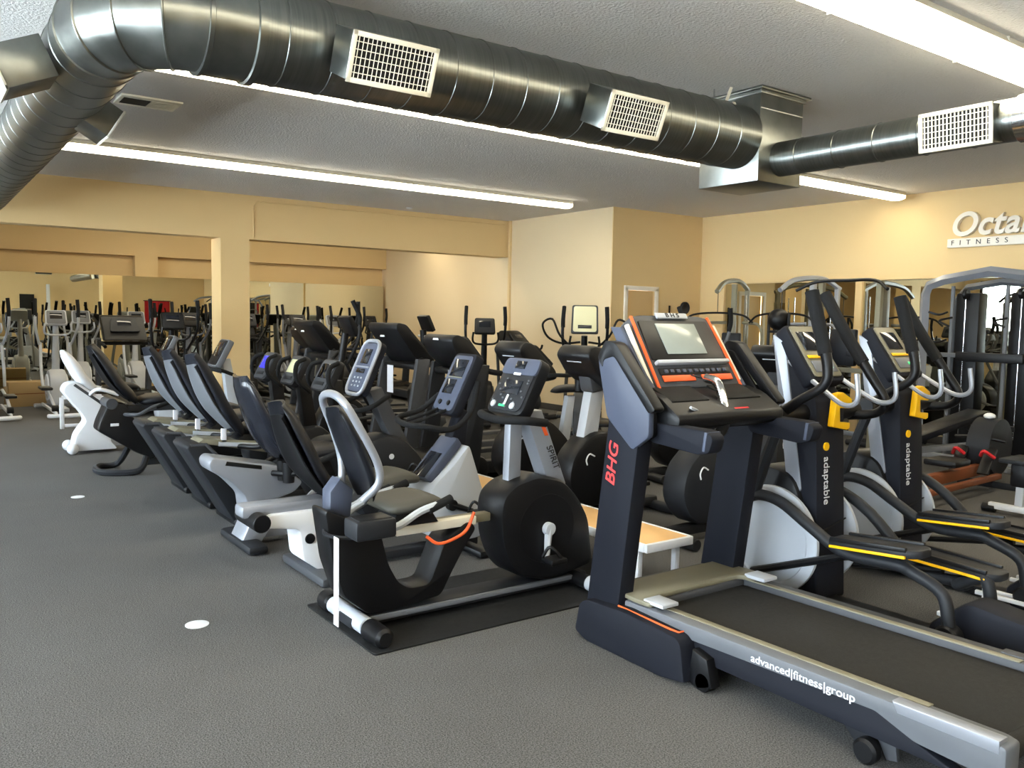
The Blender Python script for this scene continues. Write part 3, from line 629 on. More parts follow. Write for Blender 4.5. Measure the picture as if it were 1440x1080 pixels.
# ================================================================= the large treadmill in front
# local x = world Y, local y = -(world X - 3.02)
t = root('treadmill', (3.02, 0, 0), 90, 'large treadmill with orange trimmed console in the right foreground', 'treadmill')
T1 = t
CP = [(2.98, .03), (2.95, .17), (2.9, .2), (2.66, .215), (2.34, .2), (2.31, .18), (2.28, .02), (2.42, .0), (2.9, .0)]
for s in (1, -1):
    cv = G().prism(CP, s*.36, s*.48, .02, r=.02).done('base_cover', NAV, t)
    G().tube([(2.72, s*.44, .214), (2.4, s*.44, .206), (2.36, s*.43, .202), (2.36, s*.39, .202)], .005, seg=6, smooth=False).done('orange_trim', ORG, cv)
    up = G().prism([(2.74, .12), (2.95, .12), (2.82, 1.08), (2.62, 1.06)], s*.345, s*.435, .02, r=.01).done('upright', NAV, t)
    G().prism([(2.9, 1.32), (2.86, 1.38), (2.8, 1.38), (2.56, 1.12), (2.56, 1.0), (2.66, .93), (2.83, 1.06)], s*.41, s*.445, .01, r=.02).done('upright_bracket', BLUG, up)
    G().prism([(2.88, 1.30), (2.84, 1.36), (2.8, 1.36), (2.58, 1.10), (2.57, 1.0), (2.66, .97), (2.8, 1.06)], s*.375, s*.412, .005, r=.02).done('bracket_core', BLK, up)
    G().prism([(2.9, 1.33), (2.85, 1.41), (2.78, 1.40), (2.52, 1.12), (2.56, 1.1), (2.79, 1.34), (2.86, 1.32), (2.86, 1.28)], s*.385, s*.448, .012, r=.02).done('arm_rim', BLK, up)
    G().box((2.72, s*.405, 1.275), (.2, .03, .02), rot=(0, R(-50), 0), bev=.004).done('arm_pocket', TAUP, up)
    hr = G().prism([(2.66, 1.06), (2.3, 1.055), (2.26, 1.03), (2.28, .965), (2.34, .95), (2.62, .97)], s*.30, s*.38, .02, r=.02).done('handrail', NAV, t)
    G().prism([(2.305, 1.05), (2.29, 1.05), (2.3, .97), (2.315, .97)], s*.298, s*.383, .002).done('handrail_band', BLUG, hr)
text('lettering', 'BHG', REDT, T1, (2.79, .4365, .85), axes((-.12, 0, .99), (.99, 0, .12)), .085, .001, shear=.2, bold=.0008, sx=1.15)
# console (face towards -x)
M = Matrix.Translation((2.80, 0, 1.345)) @ Euler((0, R(34), 0)).to_matrix().to_4x4()
def T(g): bmesh.ops.transform(g.bm, matrix=M, verts=g.bm.verts); return g
hw = .29
cn = T(G().prism(fillet([(-hw, -.2), (hw, -.2), (hw-.02, .19), (.2, .205), (-.2, .205), (-hw+.02, .19)], .02), -.03, .06, .015, axis='x')).done('console', GPH, t)
T(G().prism(fillet([(-.25, -.05), (.25, -.05), (.235, .165), (-.235, .165)], .01), -.036, -.028, .002, axis='x')).done('screen_bezel', BLK, cn)
T(G().box((-.038, 0.0, .062), (.005, .27, .17), bev=.003)).done('screen', SCRN, cn)
for s in (1, -1):
    T(G().tube([(-.03, s*.262, .19), (-.033, s*.272, -.0), (-.03, s*.278, -.2)], .008, seg=6)).done('orange_edge', ORG, cn)
    T(G().tube([(-.015, s*.295, .15), (-.015, s*.305, -.17)], .012, seg=8)).done('silver_edge', CREAM, cn)
    T(G().prism([(-.03, -.2), (.06, -.2), (.06, .19), (-.0, .15)], s*.295, s*.325, .01)).done('side_wing', BLUG, cn)
    T(G().box((-.036, -s*.13, -.152), (.008, .21, .032), bev=.003)).done('orange_bar', ORG, cn)
T(G().box((-.045, .0, -.072), (.03, .49, .02), bev=.006)).done('media_ledge', LGR, cn)
T(G().box((-.034, .0, -.115), (.008, .48, .035), bev=.003)).done('key_strip', BLK, cn)
kk = [(-.04, -.2+.04*k, -.115) for k in range(11)]; keys(cn, M, kk, BLUG, .022)
T(G().box((-.04, 0, .19), (.012, .21, .03), bev=.003)).done('badge', LGR, cn)
text('badge_lettering', 'B H S', DTX, cn, M @ V(-.047, 0, .19), M.to_3x3() @ axes((0, -1, 0), (0, 0, 1)), .034, .001, bold=.0003, sx=1.2)
# crossbar / tray
bd = G().prism([(2.78, 1.17), (2.7, 1.2), (2.58, 1.17), (2.46, 1.09), (2.47, 1.04), (2.62, 1.0), (2.76, 1.04)], -.36, .36, .03, r=.03).done('tray', BLK, t)
for yy in (.2, -.16): G().box((2.61, yy, 1.172), (.14, .24, .016), rot=(0, R(-22), 0), bev=.005).done('tray_recess', GRID, bd)
G().box((2.5, -.08, 1.1), (.012, .1, .03), rot=(0, R(-30), 0), bev=.003).done('red_switch', RED, bd)
G().box((2.5, .22, 1.115), (.012, .09, .012), rot=(R(20), R(-30), 0), bev=.002).done('switch', LGR, bd)
G().tube([(2.64, .0, 1.24), (2.57, .0, 1.22), (2.53, .0, 1.13), (2.52, .01, 1.1)], .022, seg=12).done('pulse_bar', CHR, t)
G().tube([(2.52, .01, 1.1), (2.5, .03, 1.03), (2.5, .1, .99), (2.54, .2, 1.0), (2.62, .3, 1.01)], .024, seg=12).done('lower_handlebar', FOAM, t)
# deck
for s in (1, -1):
    rl = G().prism([(2.72, .235), (1.12, .26), (1.08, .25), (1.08, .16), (1.16, .14), (1.36, .15), (1.5, .2), (2.5, .17), (2.72, .17)], s*.31, s*.405, .012, r=.012).done('side_rail', GRY if s > 0 else GPH, t)
    G().box((2.0, s*.325, .247), (1.3, .035, .006), rot=(0, R(.9), 0), bev=.002).done('foot_strip', TAUP, rl)
    G().prism([(1.44, .262), (1.1, .268), (1.1, .225), (1.42, .225)], s*.35, s*.408, .006).done('end_cap', SIL if s > 0 else GPH, rl)
    G().prism([(2.6, .17), (1.5, .2), (1.36, .15), (1.2, .1), (2.6, .1)], s*.34, s*.395, .01).done('lower_frame', NAV, t)
G().box((1.92, 0, .205), (1.62, .62, .03), rot=(0, R(.9), 0), bev=.01).done('belt', BELT, t)
G().cyl((1.12, -.31, .205), (1.12, .31, .205), .035).done('rear_roller', BELT, t)
hd = G().prism([(3.0, .08), (2.98, .2), (2.9, .25), (2.7, .26), (2.62, .24), (2.62, .19), (2.7, .1)], -.33, .33, .03, r=.03).done('motor_hood', GPH, t)
G().prism([(2.66, -.405), (2.86, -.38), (2.86, .38), (2.66, .405), (2.56, .4), (2.56, .32), (2.63, .27), (2.63, -.27), (2.56, -.32), (2.56, -.4)], .24, .262, .006, axis='z', r=.02).done('hood_rim', TAUP, hd)
for s in (1, -1): G().box((2.55, s*.345, .262), (.12, .1, .018), bev=.005).done('rim_tip', LGR, hd)
G().prism([(2.28, .16), (2.2, .14), (2.17, .03), (2.24, .0), (2.3, .02)], .38, .44, .01).done('front_foot', BLK, t); G().cyl((2.22, .38, .04), (2.22, .44, .04), .04).done('front_wheel', BLK, t)
for s in (1, -1):
    br = G().prism([(1.72, .17), (1.6, .17), (1.5, .05), (1.53, .02), (1.58, .04)], s*.33, s*.37, .008).done('lift_bracket', CHA, t)
    G().prism([(1.56, .16), (1.46, .16), (1.44, .03), (1.48, .02)], s*.325, s*.35, .006).done('bracket_brace', GPH, br)
    G().cyl((1.53, s*.36, .045), (1.53, s*.41, .045), .045, bev=.01).done('wheel', BLK, br)
text('side_lettering', 'advanced|fitness|group', WTX, T1, (1.79, .4065, .213), axes((-1, 0, .014), (0.014, 0, 1)), .043, .001, sx=1.12, bold=.0003)
o = G().tube([(3.12, 2.68, 1.23), (3.0, 2.66, 1.24), (2.95, 2.72, 1.26), (2.9, 2.7, 1.22)], .003, seg=6).done('cord', BLK); tag(o, 'thin black safety cord across the orange bars of the large treadmill console', 'cord')
# ================================================================= two tall ellipticals with yellow clamps (local x = world Y, y = -(X - X0))
def big_elliptical():
    t = root('elliptical_trainer', (3.95, 0, 0), 90, 'tall elliptical trainer with yellow clamp, just behind the large treadmill', 'elliptical')
    col = G().prism([(2.54, .04), (2.82, .04), (2.72, .6), (2.78, 1.1), (2.88, 1.42), (2.85, 1.44), (2.66, 1.17), (2.6, 1.1), (2.57, .6)], -.125, .125, .012, r=.02).done('column', NAV, t)
    G().prism([(2.66, .62), (2.74, .58), (2.88, 1.44), (2.80, 1.40)], .118, .134, .006, r=.01).done('silver_side_strip', SIL, col)
    G().box((2.552, 0, .44), (.006, .24, .006), rot=(R(-12), 0, 0), bev=0).done('seam', BLK, col)
    G().lathe((2.585, .045, .86), (-1, 0, 0), [(0, .022), (.008, .022), (.008, 0)], 20).done('emblem', YEL, col)
    text('column_lettering', 'adaptable', WTX, col, (2.5705, .045, .68), axes((-.05, 0, -1), (0, -1, 0)), .07, .001, sx=.95)
    # drive housing with pale discs
    hs = G().prism([(2.62, .04), (3.2, .04), (3.25, .3), (3.1, .62), (2.9, .74), (2.7, .7), (2.62, .5)], -.16, .16, .03, r=.08).done('drive_housing', BLK, t)
    for s in (1, -1):
        d = G().lathe((2.8, s*.17, .34), (0, s, 0), [(0, .29), (.02, .29), (.03, .275), (.03, .235), (.022, .228), (.03, .1), (.03, 0)], 56).done('drive_disc', LGR, t)
    # console facing the user (-x), leaning back
    M = Matrix.Translation((2.73, 0, 1.345)) @ Euler((0, R(36), 0)).to_matrix().to_4x4()
    def T(g): bmesh.ops.transform(g.bm, matrix=M, verts=g.bm.verts); return g
    cn = T(G().prism(fillet([(-.15, -.19), (.15, -.19), (.13, .17), (-.13, .17)], .03), -.02, .06, .015, axis='x')).done('console', NAV, t)
    T(G().prism(fillet([(-.12, -.165), (.12, -.165), (.11, .155), (-.11, .155)], .02), -.028, -.018, .003, axis='x')).done('face_panel', TAUP, cn)
    T(G().box((-.031, .01, .055), (.005, .15, .12), bev=.004)).done('screen', SDRK, cn)
    T(G().box((-.033, 0, -.045), (.006, .2, .02), bev=.003)).done('yellow_bar', YEL, cn)
    T(G().box((-.031, 0, -.105), (.005, .19, .07), bev=.003)).done('keypad', GRY, cn)
    T(G().box((-.035, -.04, -.11), (.004, .05, .02), bev=.002)).done('lit_keys', GRNL, cn)
    # yellow clamp on the column
    cl = G().prism([(-.1, -.1), (.07, -.13), (.1, -.12), (.1, -.08), (-.02, -.07), (-.03, .03), (.09, .02), (.12, .05), (.11, .09), (.0, .14), (-.07, .13)], 2.54, 2.6, .01, axis='x', r=.008)
    bmesh.ops.transform(cl.bm, matrix=Matrix.Translation((2.57*.38, -.04, 1.04)) @ Matrix.Diagonal((.62, -.75, .75, 1)), verts=cl.bm.verts); cl.done('yellow_clamp', YEL, t)
    # arms and pedals
    def arm(s, top, ped, low):
        pth = [(top[0], s*.3, top[1]), (top[0]-.05, s*.3, top[1]-.17), (top[0]-.11, s*.31, top[1]-.35), (top[0]-.1, s*.32, top[1]-.45), (top[0]+.02, s*.33, top[1]-.53), (2.68, s*.3, 1.04)] if s > 0 else [(top[0], s*.3, top[1]), (top[0]-.13, s*.3, top[1]-.2), (top[0]-.3, s*.31, top[1]-.44), (top[0]-.38, s*.32, top[1]-.57), (top[0]-.32, s*.33, top[1]-.64), (2.68, s*.3, 1.0)]
        a = G().tube(pth, [.03, .03, .026, .024, .024, .03], seg=10).done('swing_arm', BLK, t)
        G().tube([V(*pth[0])+V(.004, 0, .012), pth[1], V(*pth[1])*.3+V(*pth[2])*.7], .034, seg=10).done('grip', FOAM, a)
        G().cyl((2.68, s*.1, 1.03), (2.68, s*.35, 1.03), .05).done('arm_pivot', BLK, a)
        G().tube([(2.7, s*.26, 1.02), (2.78, s*.27, .8), (2.86, s*.27, .56)], .03, seg=8).done('arm_link', CHA, a)
        lo = G().tube([(2.92, s*.26, .54), (2.82, s*.27, .585), (2.68, s*.27, .57), (2.5, s*.27, .48), (ped[0]+.15, s*.26, ped[1]-.05), (ped[0]-.1, s*.24, ped[1]-.05), (2.0, s*.22, ped[1]-.07), (1.86, s*.2, .3), (1.82, s*.2, .16)], .03, seg=10).done('pedal_bar', CHA, t)
        G().tube([(2.9, s*.2, .14), (ped[0]+.02, s*.24, ped[1]-.02)], .02, seg=8).done('crank_rod', BLK, lo)
        pd = G().prism([(ped[0]+.2, -.08), (ped[0]-.22, -.09), (ped[0]-.26, -.05), (ped[0]-.26, .05), (ped[0]-.2, .09), (ped[0]+.2, .07)], 0, .04, .01, axis='z', r=.03)
        pm = Matrix.Translation((0, s*.27, ped[1])) @ Matrix.Translation((ped[0], 0, 0)) @ Euler((0, R(low), 0)).to_matrix().to_4x4() @ Matrix.Translation((-ped[0], 0, 0))
        bmesh.ops.transform(pd.bm, matrix=pm, verts=pd.bm.verts); p = pd.done('pedal', CHA, t)
        for nm, m, w0, w1, z0, z1 in (('pedal_trim', YEL, .085, .098, .002, .015), ('pedal_lip', BLK, .07, .09, .03, .052)):
            q = G()
            for e in (1, -1): q.box((ped[0]-.02, e*(w0+w1)/2, (z0+z1)/2), (.38, w1-w0, z1-z0), bev=.003)
            bmesh.ops.transform(q.bm, matrix=pm, verts=q.bm.verts); q.done(nm, m, p)
        G().cyl((1.82, s*.16, .115), (1.82, s*.24, .115), .055, bev=.01).done('roller_wheel', BLK, lo)
        rl = G().box((1.58, s*.16, .085), (.95, .022, .022), bev=.004).box((1.58, s*.24, .085), (.95, .022, .022), bev=.004)
        for xx in (2.0, 1.2): rl.box((xx, s*.2, .06), (.03, .12, .04))
        rl.done('rail', WHT, t)
    arm(1, (2.53, 1.65), (2.16, .44), 5); arm(-1, (2.86, 1.66), (2.06, .3), -2)
    for s in (1, -1): G().tube([(2.78, s*.12, 1.3), (2.56, s*.14, 1.17), (2.42, s*.16, 1.1), (2.34, s*.17, 1.13), (2.35, s*.17, 1.26)], .013, seg=8).done('fixed_handle', SIL, t)
    G().prism([(1.98, .1), (1.8, .26), (1.3, .2), (1.0, .12), (.98, .0), (1.95, .0)], -.1, .1, .03, r=.04).done('rear_cover', NAV, t)
    G().box((1.9, 0, .035), (1.9, .12, .05), bev=.01).done('base_beam', BLK, t)
    G().box((1.1, 0, .025), (.1, .56, .05), bev=.01).done('rear_foot', BLK, t); G().box((3.1, 0, .025), (.12, .5, .05), bev=.01).done('front_foot', BLK, t)
    tag(t, None, None, 'tall ellipticals with yellow clamps')
    return t
e1 = big_elliptical()
copy_tree(e1, (4.86, .06, 0), 90, 'tall elliptical trainer with yellow clamp, farther right beside the gym machines')

# ================================================================= ordinary ellipticals, treadmills, upright bikes for the rows behind
def elliptical(body, tube, accent, facec, hoop=False, rear=False):
    """local x forward; about 1.9 m long, 1.65 high"""
    t = root('elliptical_trainer', (0, 0, 0), 0, '', 'elliptical')
    G().prism([(.35, .06), (.95, .06), (1.0, .3), (.85, .56), (.62, .62), (.42, .5)], -.12, .12, .04, r=.1).done('drive_housing', body, t)
    for s in (1, -1): G().lathe((.66, s*.12, .33), (0, s, 0), [(0, .2), (.02, .195), (.02, .1), (.012, .09), (.012, 0)], 28).done('drive_disc', accent, t)
    G().tube([(.74, 0, .5), (.68, 0, .9), (.62, 0, 1.3)], [.06, .045, .04], seg=10).done('mast', tube, t)
    if hoop: co_, M_ = console(t, (.58, 0, 1.5), .34, .36, .07, 14, body, facec, SDRK, sc=(0, -.1, .5, .12))
    else: co_, M_ = console(t, (.58, 0, 1.38), .3, .24, .06, 25, body, facec, SDRK, sc=(0, .02, .55, .4))
    G().tube([(.6, 0, 1.12), (.5, .14, 1.14), (.4, .18, 1.2), (.38, .17, 1.3)], .015, seg=8).tube([(.6, 0, 1.12), (.5, -.14, 1.14), (.4, -.18, 1.2), (.38, -.17, 1.3)], .015, seg=8).done('fixed_handle', tube, t)
    for s, ph in ((1, .12), (-1, -.12)):
        a = G().tube([(.5+ph*1.3, s*.26, 1.66), (.46+ph, s*.27, 1.5), (.5+ph*.7, s*.27, 1.25), (.68, s*.22, 1.0), (.7, s*.2, .98), (.6-ph*.8, s*.22, .62), (.5-ph*1.4, s*.22, .36)], [.02, .02, .019, .02, .022, .022, .02], seg=8).done('swing_arm', tube, t)
        G().tube([(.5+ph*1.3, s*.26, 1.66), (.46+ph, s*.27, 1.5), (.47+ph*.9, s*.27, 1.4)], .026, seg=8).done('grip', FOAM, a)
        b = G().tube([(.66+ph, s*.18, .32), (.2, s*.2, .3+ph*.5), (-.55, s*.18, .14)], .022, seg=8).done('pedal_bar', tube, t)
        G().box((.02-ph, s*.24, .32+ph*.5), (.38, .15, .04), bev=.015).done('pedal', BLK, b)
        G().cyl((-.55, s*.14, .13), (-.55, s*.22, .13), .045).done('roller_wheel', BLK, b)
    if hoop:
        for s in (1, -1): G().tube([(.62, s*.05, 1.22), (.66, s*.28, 1.2), (.6, s*.46, 1.28), (.5, s*.52, 1.44), (.42, s*.4, 1.5), (.42, s*.3, 1.3), (.6, s*.1, 1.1)], .014, seg=8).done('hoop_handle', BLK, t)
    g = G().box((.05, .18, .07), (1.5, .03, .04), bev=.006).box((.05, -.18, .07), (1.5, .03, .04), bev=.006); g.done('rail', accent, t)
    G().tube([(-.7, .28, .04), (-.78, .2, .045), (-.78, -.2, .045), (-.7, -.28, .04)], .03, seg=8).done('rear_foot', accent, t)
    G().box((.95, 0, .03), (.12, .56, .06), bev=.02).done('front_foot', body, t)
    G().box((.4, 0, .06), (1.2, .1, .05), bev=.01).done('base_beam', body, t)
    return t
def treadmill(body, side, hood='dome', facec=None, scr=SDRK):
    """local x forward, console at front, about 1.9 m long, 1.35-1.45 high"""
    t = root('treadmill', (0, 0, 0), 0, '', 'treadmill')
    G().prism([(.5, .05), (.95, .05), (.98, .14), (.9, .26), (.55, .26), (.48, .18)], -.38, .38, .04, r=.05).done('motor_hood', body, t)
    G().box((-.2, 0, .15), (1.5, .5, .04), bev=.01).done('belt', BELT, t)
    for s in (1, -1):
        G().prism([(.6, .1), (.6, .21), (-.96, .2), (-.98, .12), (-.9, .06)], s*.26, s*.37, .012).done('side_rail', side, t)
        G().prism([(.62, .1), (.82, .1), (.66, 1.08), (.52, 1.08)], s*.34, s*.4, .012, r=.01).done('upright', side, t)
        G().tube([(.62, s*.37, 1.08), (.5, s*.37, 1.02), (.2, s*.36, .98), (.1, s*.36, .96)], .026, seg=8).done('handrail', FOAM, t)
    if hood == 'dome':
        G().prism([(.42, 1.02), (.48, 1.08), (.66, 1.31), (.78, 1.35), (.84, 1.31), (.8, 1.18), (.66, 1.05), (.55, 1.0)], -.26, .26, .06, r=.05).done('console', body, t)
        M_ = Matrix.Translation((.56, 0, 1.2)) @ Euler((0, R(37), 0)).to_matrix().to_4x4()
    else:
        G().prism([(.4, 1.04), (.44, 1.1), (.74, 1.42), (.84, 1.44), (.86, 1.38), (.6, 1.04)], -.31, .31, .025, r=.03).done('console', body, t)
        M_ = Matrix.Translation((.585, 0, 1.27)) @ Euler((0, R(43), 0)).to_matrix().to_4x4()
    c = G().prism(fillet([(-.22, -.14), (.22, -.14), (.18, .14), (-.18, .14)], .04), -.03, .0, .004, axis='x'); bmesh.ops.transform(c.bm, matrix=M_, verts=c.bm.verts); cf = c.done('face_panel', facec or CHA, t)
    c = G().box((-.034, 0, .03), (.006, .2, .11), bev=.003); bmesh.ops.transform(c.bm, matrix=M_, verts=c.bm.verts); c.done('screen', scr, cf)
    c = G().box((.04, 0, .0), (.02, .2, .05), bev=.008)
    G().box((.6, 0, 1.0), (.12, .7, .06), bev=.02).done('crossbar', body, t)
    b = G().prism([(-.05, -.008), (.05, -.008), (.04, .01), (-.04, .01)], .0, .004, .001, axis='x')
    bmesh.ops.transform(b.bm, matrix=Matrix.Translation((.846, 0, 1.30)), verts=b.bm.verts); b.done('badge', WHT, t)
    return t
def upright_bike(body, mastm, seatm):
    """local x forward, about 1.2 m long, console about 1.32 high"""
    t = root('upright_bike', (0, 0, 0), 0, '', 'exercise bike')
    ho = G().prism([(-.15, .12), (.45, .12), (.6, .3), (.56, .52), (.36, .68), (.1, .66), (-.12, .46), (-.2, .25)], -.11, .11, .04, r=.1).done('housing', body, t)
    G().tube([(.36, -.112, .5), (.41, -.112, .52), (.44, -.112, .48), (.43, -.112, .44)], .006, seg=6).tube([(.36, .112, .5), (.41, .112, .52), (.44, .112, .48), (.43, .112, .44)], .006, seg=6).done('emblem', WHT, ho)
    crank(t, .12, .36, .16, .13, GPH, 30)
    G().prism([(.28, .62), (.42, .6), (.34, 1.02), (.22, 1.02)], -.045, .045, .012, r=.01).done('mast', mastm, t)
    G().prism([(.22, .98), (.36, .96), (.4, 1.12), (.3, 1.2), (.2, 1.1)], -.07, .07, .02, r=.03).done('neck', GPH, t)
    G().prism([(.1, 1.0), (.12, 1.08), (.36, 1.3), (.46, 1.32), (.52, 1.24), (.42, 1.1), (.24, .98)], -.19, .19, .03, r=.04).done('console', BLK, t)
    M_ = Matrix.Translation((.22, 0, 1.19)) @ Euler((0, R(47), 0)).to_matrix().to_4x4()
    c = G().prism(fillet([(-.15, -.12), (.15, -.12), (.13, .12), (-.13, .12)], .03), -.02, .0, .003, axis='x'); bmesh.ops.transform(c.bm, matrix=M_, verts=c.bm.verts); cf = c.done('face_panel', CHA, t)
    c = G().box((-.024, 0, .03), (.006, .13, .08), bev=.003); bmesh.ops.transform(c.bm, matrix=M_, verts=c.bm.verts); c.done('screen', SDRK, cf)
    G().box((.48, 0, 1.2), (.012, .16, .025), rot=(0, R(-30), 0), bev=.003).done('badge', LGR, t)
    for s in (1, -1): G().tube([(.26, s*.08, 1.02), (.18, s*.22, 1.04), (.0, s*.24, 1.04), (-.08, s*.2, 1.1)], .017, seg=8).done('handlebar', FOAM, t)
    G().lathe((.3, -.15, .96), (0, 0, 1), [(0, .035), (.12, .04), (.12, .03), (.02, .03), (.02, 0)], 16).done('cup_holder', BLK, t)
    G().prism([(-.16, .4), (-.06, .4), (-.14, .84), (-.22, .84)], -.03, .03, .008).done('seat_post', mastm, t)
    G().pad([(-.36, .88), (-.25, .9), (-.1, .9), (.02, .88)], [.2, .26, .18, .06], [.06, .07, .06, .04]).done('saddle', seatm, t, ang=70)
    for xx, yy in ((-.35, .5), (.6, .5)): G().cyl((xx, -.25, .045), (xx, .25, .045), .04).done('foot', CHA, t)
    G().box((.12, 0, .08), (1.0, .09, .07), bev=.015).done('base_beam', CHA, t)
    return t
def stepper(body):
    t = root('stair_climber', (0, 0, 0), 0, '', 'stepper')
    G().prism([(-.4, .03), (.6, .03), (.62, .4), (.4, .62), (-.1, .5), (-.42, .2)], -.3, .3, .04, r=.06).done('base_housing', body, t)
    for k in range(3): G().box((-.35+.2*k, 0, .28+.13*k), (.24, .5, .04), rot=(0, R(-8), 0), bev=.01).done('step', CHA, t)
    G().tube([(.45, 0, .6), (.5, 0, 1.3)], .05, smooth=False).done('mast', body, t)
    console(t, (.45, 0, 1.4), .34, .26, .06, 25, body, CHA, SDRK)
    for s in (1, -1): G().tube([(.5, s*.05, 1.2), (.4, s*.28, 1.2), (.1, s*.32, 1.12), (-.25, s*.32, .95), (-.3, s*.32, .5)], .02, seg=8).done('handrail', LGR, t)
    return t
used = set()
def place(proto, x, y, rz, label, group=None):
    if proto.name not in used:
        used.add(proto.name); proto.location = (x, y, 0); proto.rotation_euler = (0, 0, R(rz)); tag(proto, label, None, group); return proto
    return copy_tree(proto, (x, y, 0), rz, label, group)
PALE = mat('pale_cream_panel', (222, 216, 176), .4)
TO = treadmill(CHA, GPH, 'slab', ORG)
UB = upright_bike(BLK, LGR, VIN); UB2 = upright_bike(CHA, GRY, VIN)
TD = treadmill(BLK, CHA, 'dome'); TF = treadmill(BLK, GPH, 'slab')
EA = elliptical(BLK, BLK, GPH, CHA); EB = elliptical(LGR, LGR, WHT, GRY, hoop=False); EC = elliptical(GPH, BLK, LGR, PALE, hoop=True); EDK = elliptical(BLK, GRY, LGR, BLK)
STP = stepper(BLK)
# second row, facing the recumbent bikes (rz 180: front towards -x)
place(UB, 4.45, 4.72, 180, 'black upright bike with hooded console and silver mast behind the nearest recumbent bike')
place(UB2, 4.75, 3.9, 180, 'grey upright bike hidden mostly behind the large treadmill')
place(UB, 4.5, 5.62, 180, 'black upright bike with hooded console, next behind the silver mast one')
place(TD, 4.75, 6.6, 180, 'black dome console treadmill in the second row behind the upright bikes')
place(TF, 4.75, 7.65, 180, 'black treadmill with flat slanted console, second row, before the cream return wall')
place(EA, 4.6, 8.7, 180, 'black elliptical in the second row, right of the pillar')
place(TF, 4.75, 9.75, 180, 'black treadmill with flat slanted console, beyond the second row elliptical')
place(TD, 5.1, 10.85, 180, 'black dome treadmill near the pillar, farthest of the second row')
# third row, against the return wall
place(EC, 6.5, 7.55, 50, 'elliptical with tall pale console and hoop handles before the cream wall')
place(EA, 6.4, 9.45, 60, 'black elliptical with curved grips standing before the cream return wall')
place(UB2, 7.6, 10.1, 100, 'grey upright bike farthest back before the cream return wall')
place(STP, 6.9, 11.2, 180, 'black stair climber under the beam, right half of the room')
place(UB, 6.25, 5.5, 170, 'black upright bike standing alone behind the second row')
place(EA, 2.9, 11.2, 90, 'black elliptical just left of the pillar foot')
# alcove row in front of the back mirror
al = [(-.1, EB), (.95, EB), (1.85, EB), (2.8, TF), (3.8, EDK), (4.75, EA), (5.65, EDK), (6.55, EA), (7.5, TD)]
for i, (x, p) in enumerate(al):
    nm = {EB.name: 'silver elliptical', TO.name: 'orange console treadmill', EDK.name: 'black and grey elliptical', TF.name: 'flat console treadmill', EA.name: 'black elliptical', TD.name: 'dome console treadmill'}[p.name]
    place(p, x, 13.75, 90, nm+' in the alcove before the back mirror, '+('leftmost', 'second from left', 'third from left', 'fourth from left', 'middle of the row', 'sixth from left', 'seventh from left', 'second from right', 'rightmost')[i], 'machines in the mirrored alcove')
for i, (x, p) in enumerate(((.3, EB), (2.5, EB), (3.4, EB), (4.3, EA), (5.3, TD), (6.3, EDK), (7.2, EB), (8.05, EA))):
    nm = {EB.name: 'silver elliptical', EDK.name: 'black and grey elliptical', EA.name: 'black elliptical', TD.name: 'dome console treadmill'}[p.name]
    place(p, x, 15.78, 90, nm+' close against the back mirror, '+('leftmost', 'second from left', 'third from left', 'fourth from left', 'fifth from left', 'sixth from left', 'second from right', 'rightmost')[i], 'machines in the mirrored alcove')
# long low platform bench
t = root('platform_bench', (3.45, 4.75, 0), 0, 'long low bench with pale maple top and white edge behind the bikes', 'bench')
G().box((0, 0, .262), (.34, 3.0, .02), bev=.003).done('top', WOOD, t)
g = G()
g.box((0, -1.51, .25), (.37, .025, .05)).box((0, 1.51, .25), (.37, .025, .05)).box((-.18, 0, .25), (.02, 3.0, .05)).box((.18, 0, .25), (.02, 3.0, .05)); g.done('edge_frame', WHT, t)
for yy in (-1.42, 0, 1.42):
    for xx in (-.15, .15): G().box((xx, yy, .115), (.035, .035, .23), bev=.003).done('leg', WHT, t)
# ================================================================= gym machines along the right wall
def tb(t, name, pts, r, m, smooth=False, seg=8): return G().tube(pts, r, seg=seg, smooth=smooth).done(name, m, t)
def bar(t, name, a, b, w, m, bev=.006):
    a = Vector(a); b = Vector(b); L = (b-a).length; d = (b-a).normalized(); up = V(0, 0, 1) if abs(d.z) < .95 else V(1, 0, 0)
    M = Matrix.Translation((a+b)/2) @ axes(d, up.cross(d).cross(d)*-1).to_4x4() if 0 else None
    y = up.cross(d).normalized(); z = d.cross(y); M = Matrix.Translation((a+b)/2) @ Matrix((d, y, z)).transposed().to_4x4()
    g = G().box((0, 0, 0), (L, w, w), bev=bev); bmesh.ops.transform(g.bm, matrix=M, verts=g.bm.verts); return g.done(name, m, t)
def stack(t, x, y, n=14, z0=.12, w=.12, l=.24):
    for k in range(n): G().box((x, y, z0+.045*k), (w, l, .04), bev=.004).done('weight_plate', CHA, t)
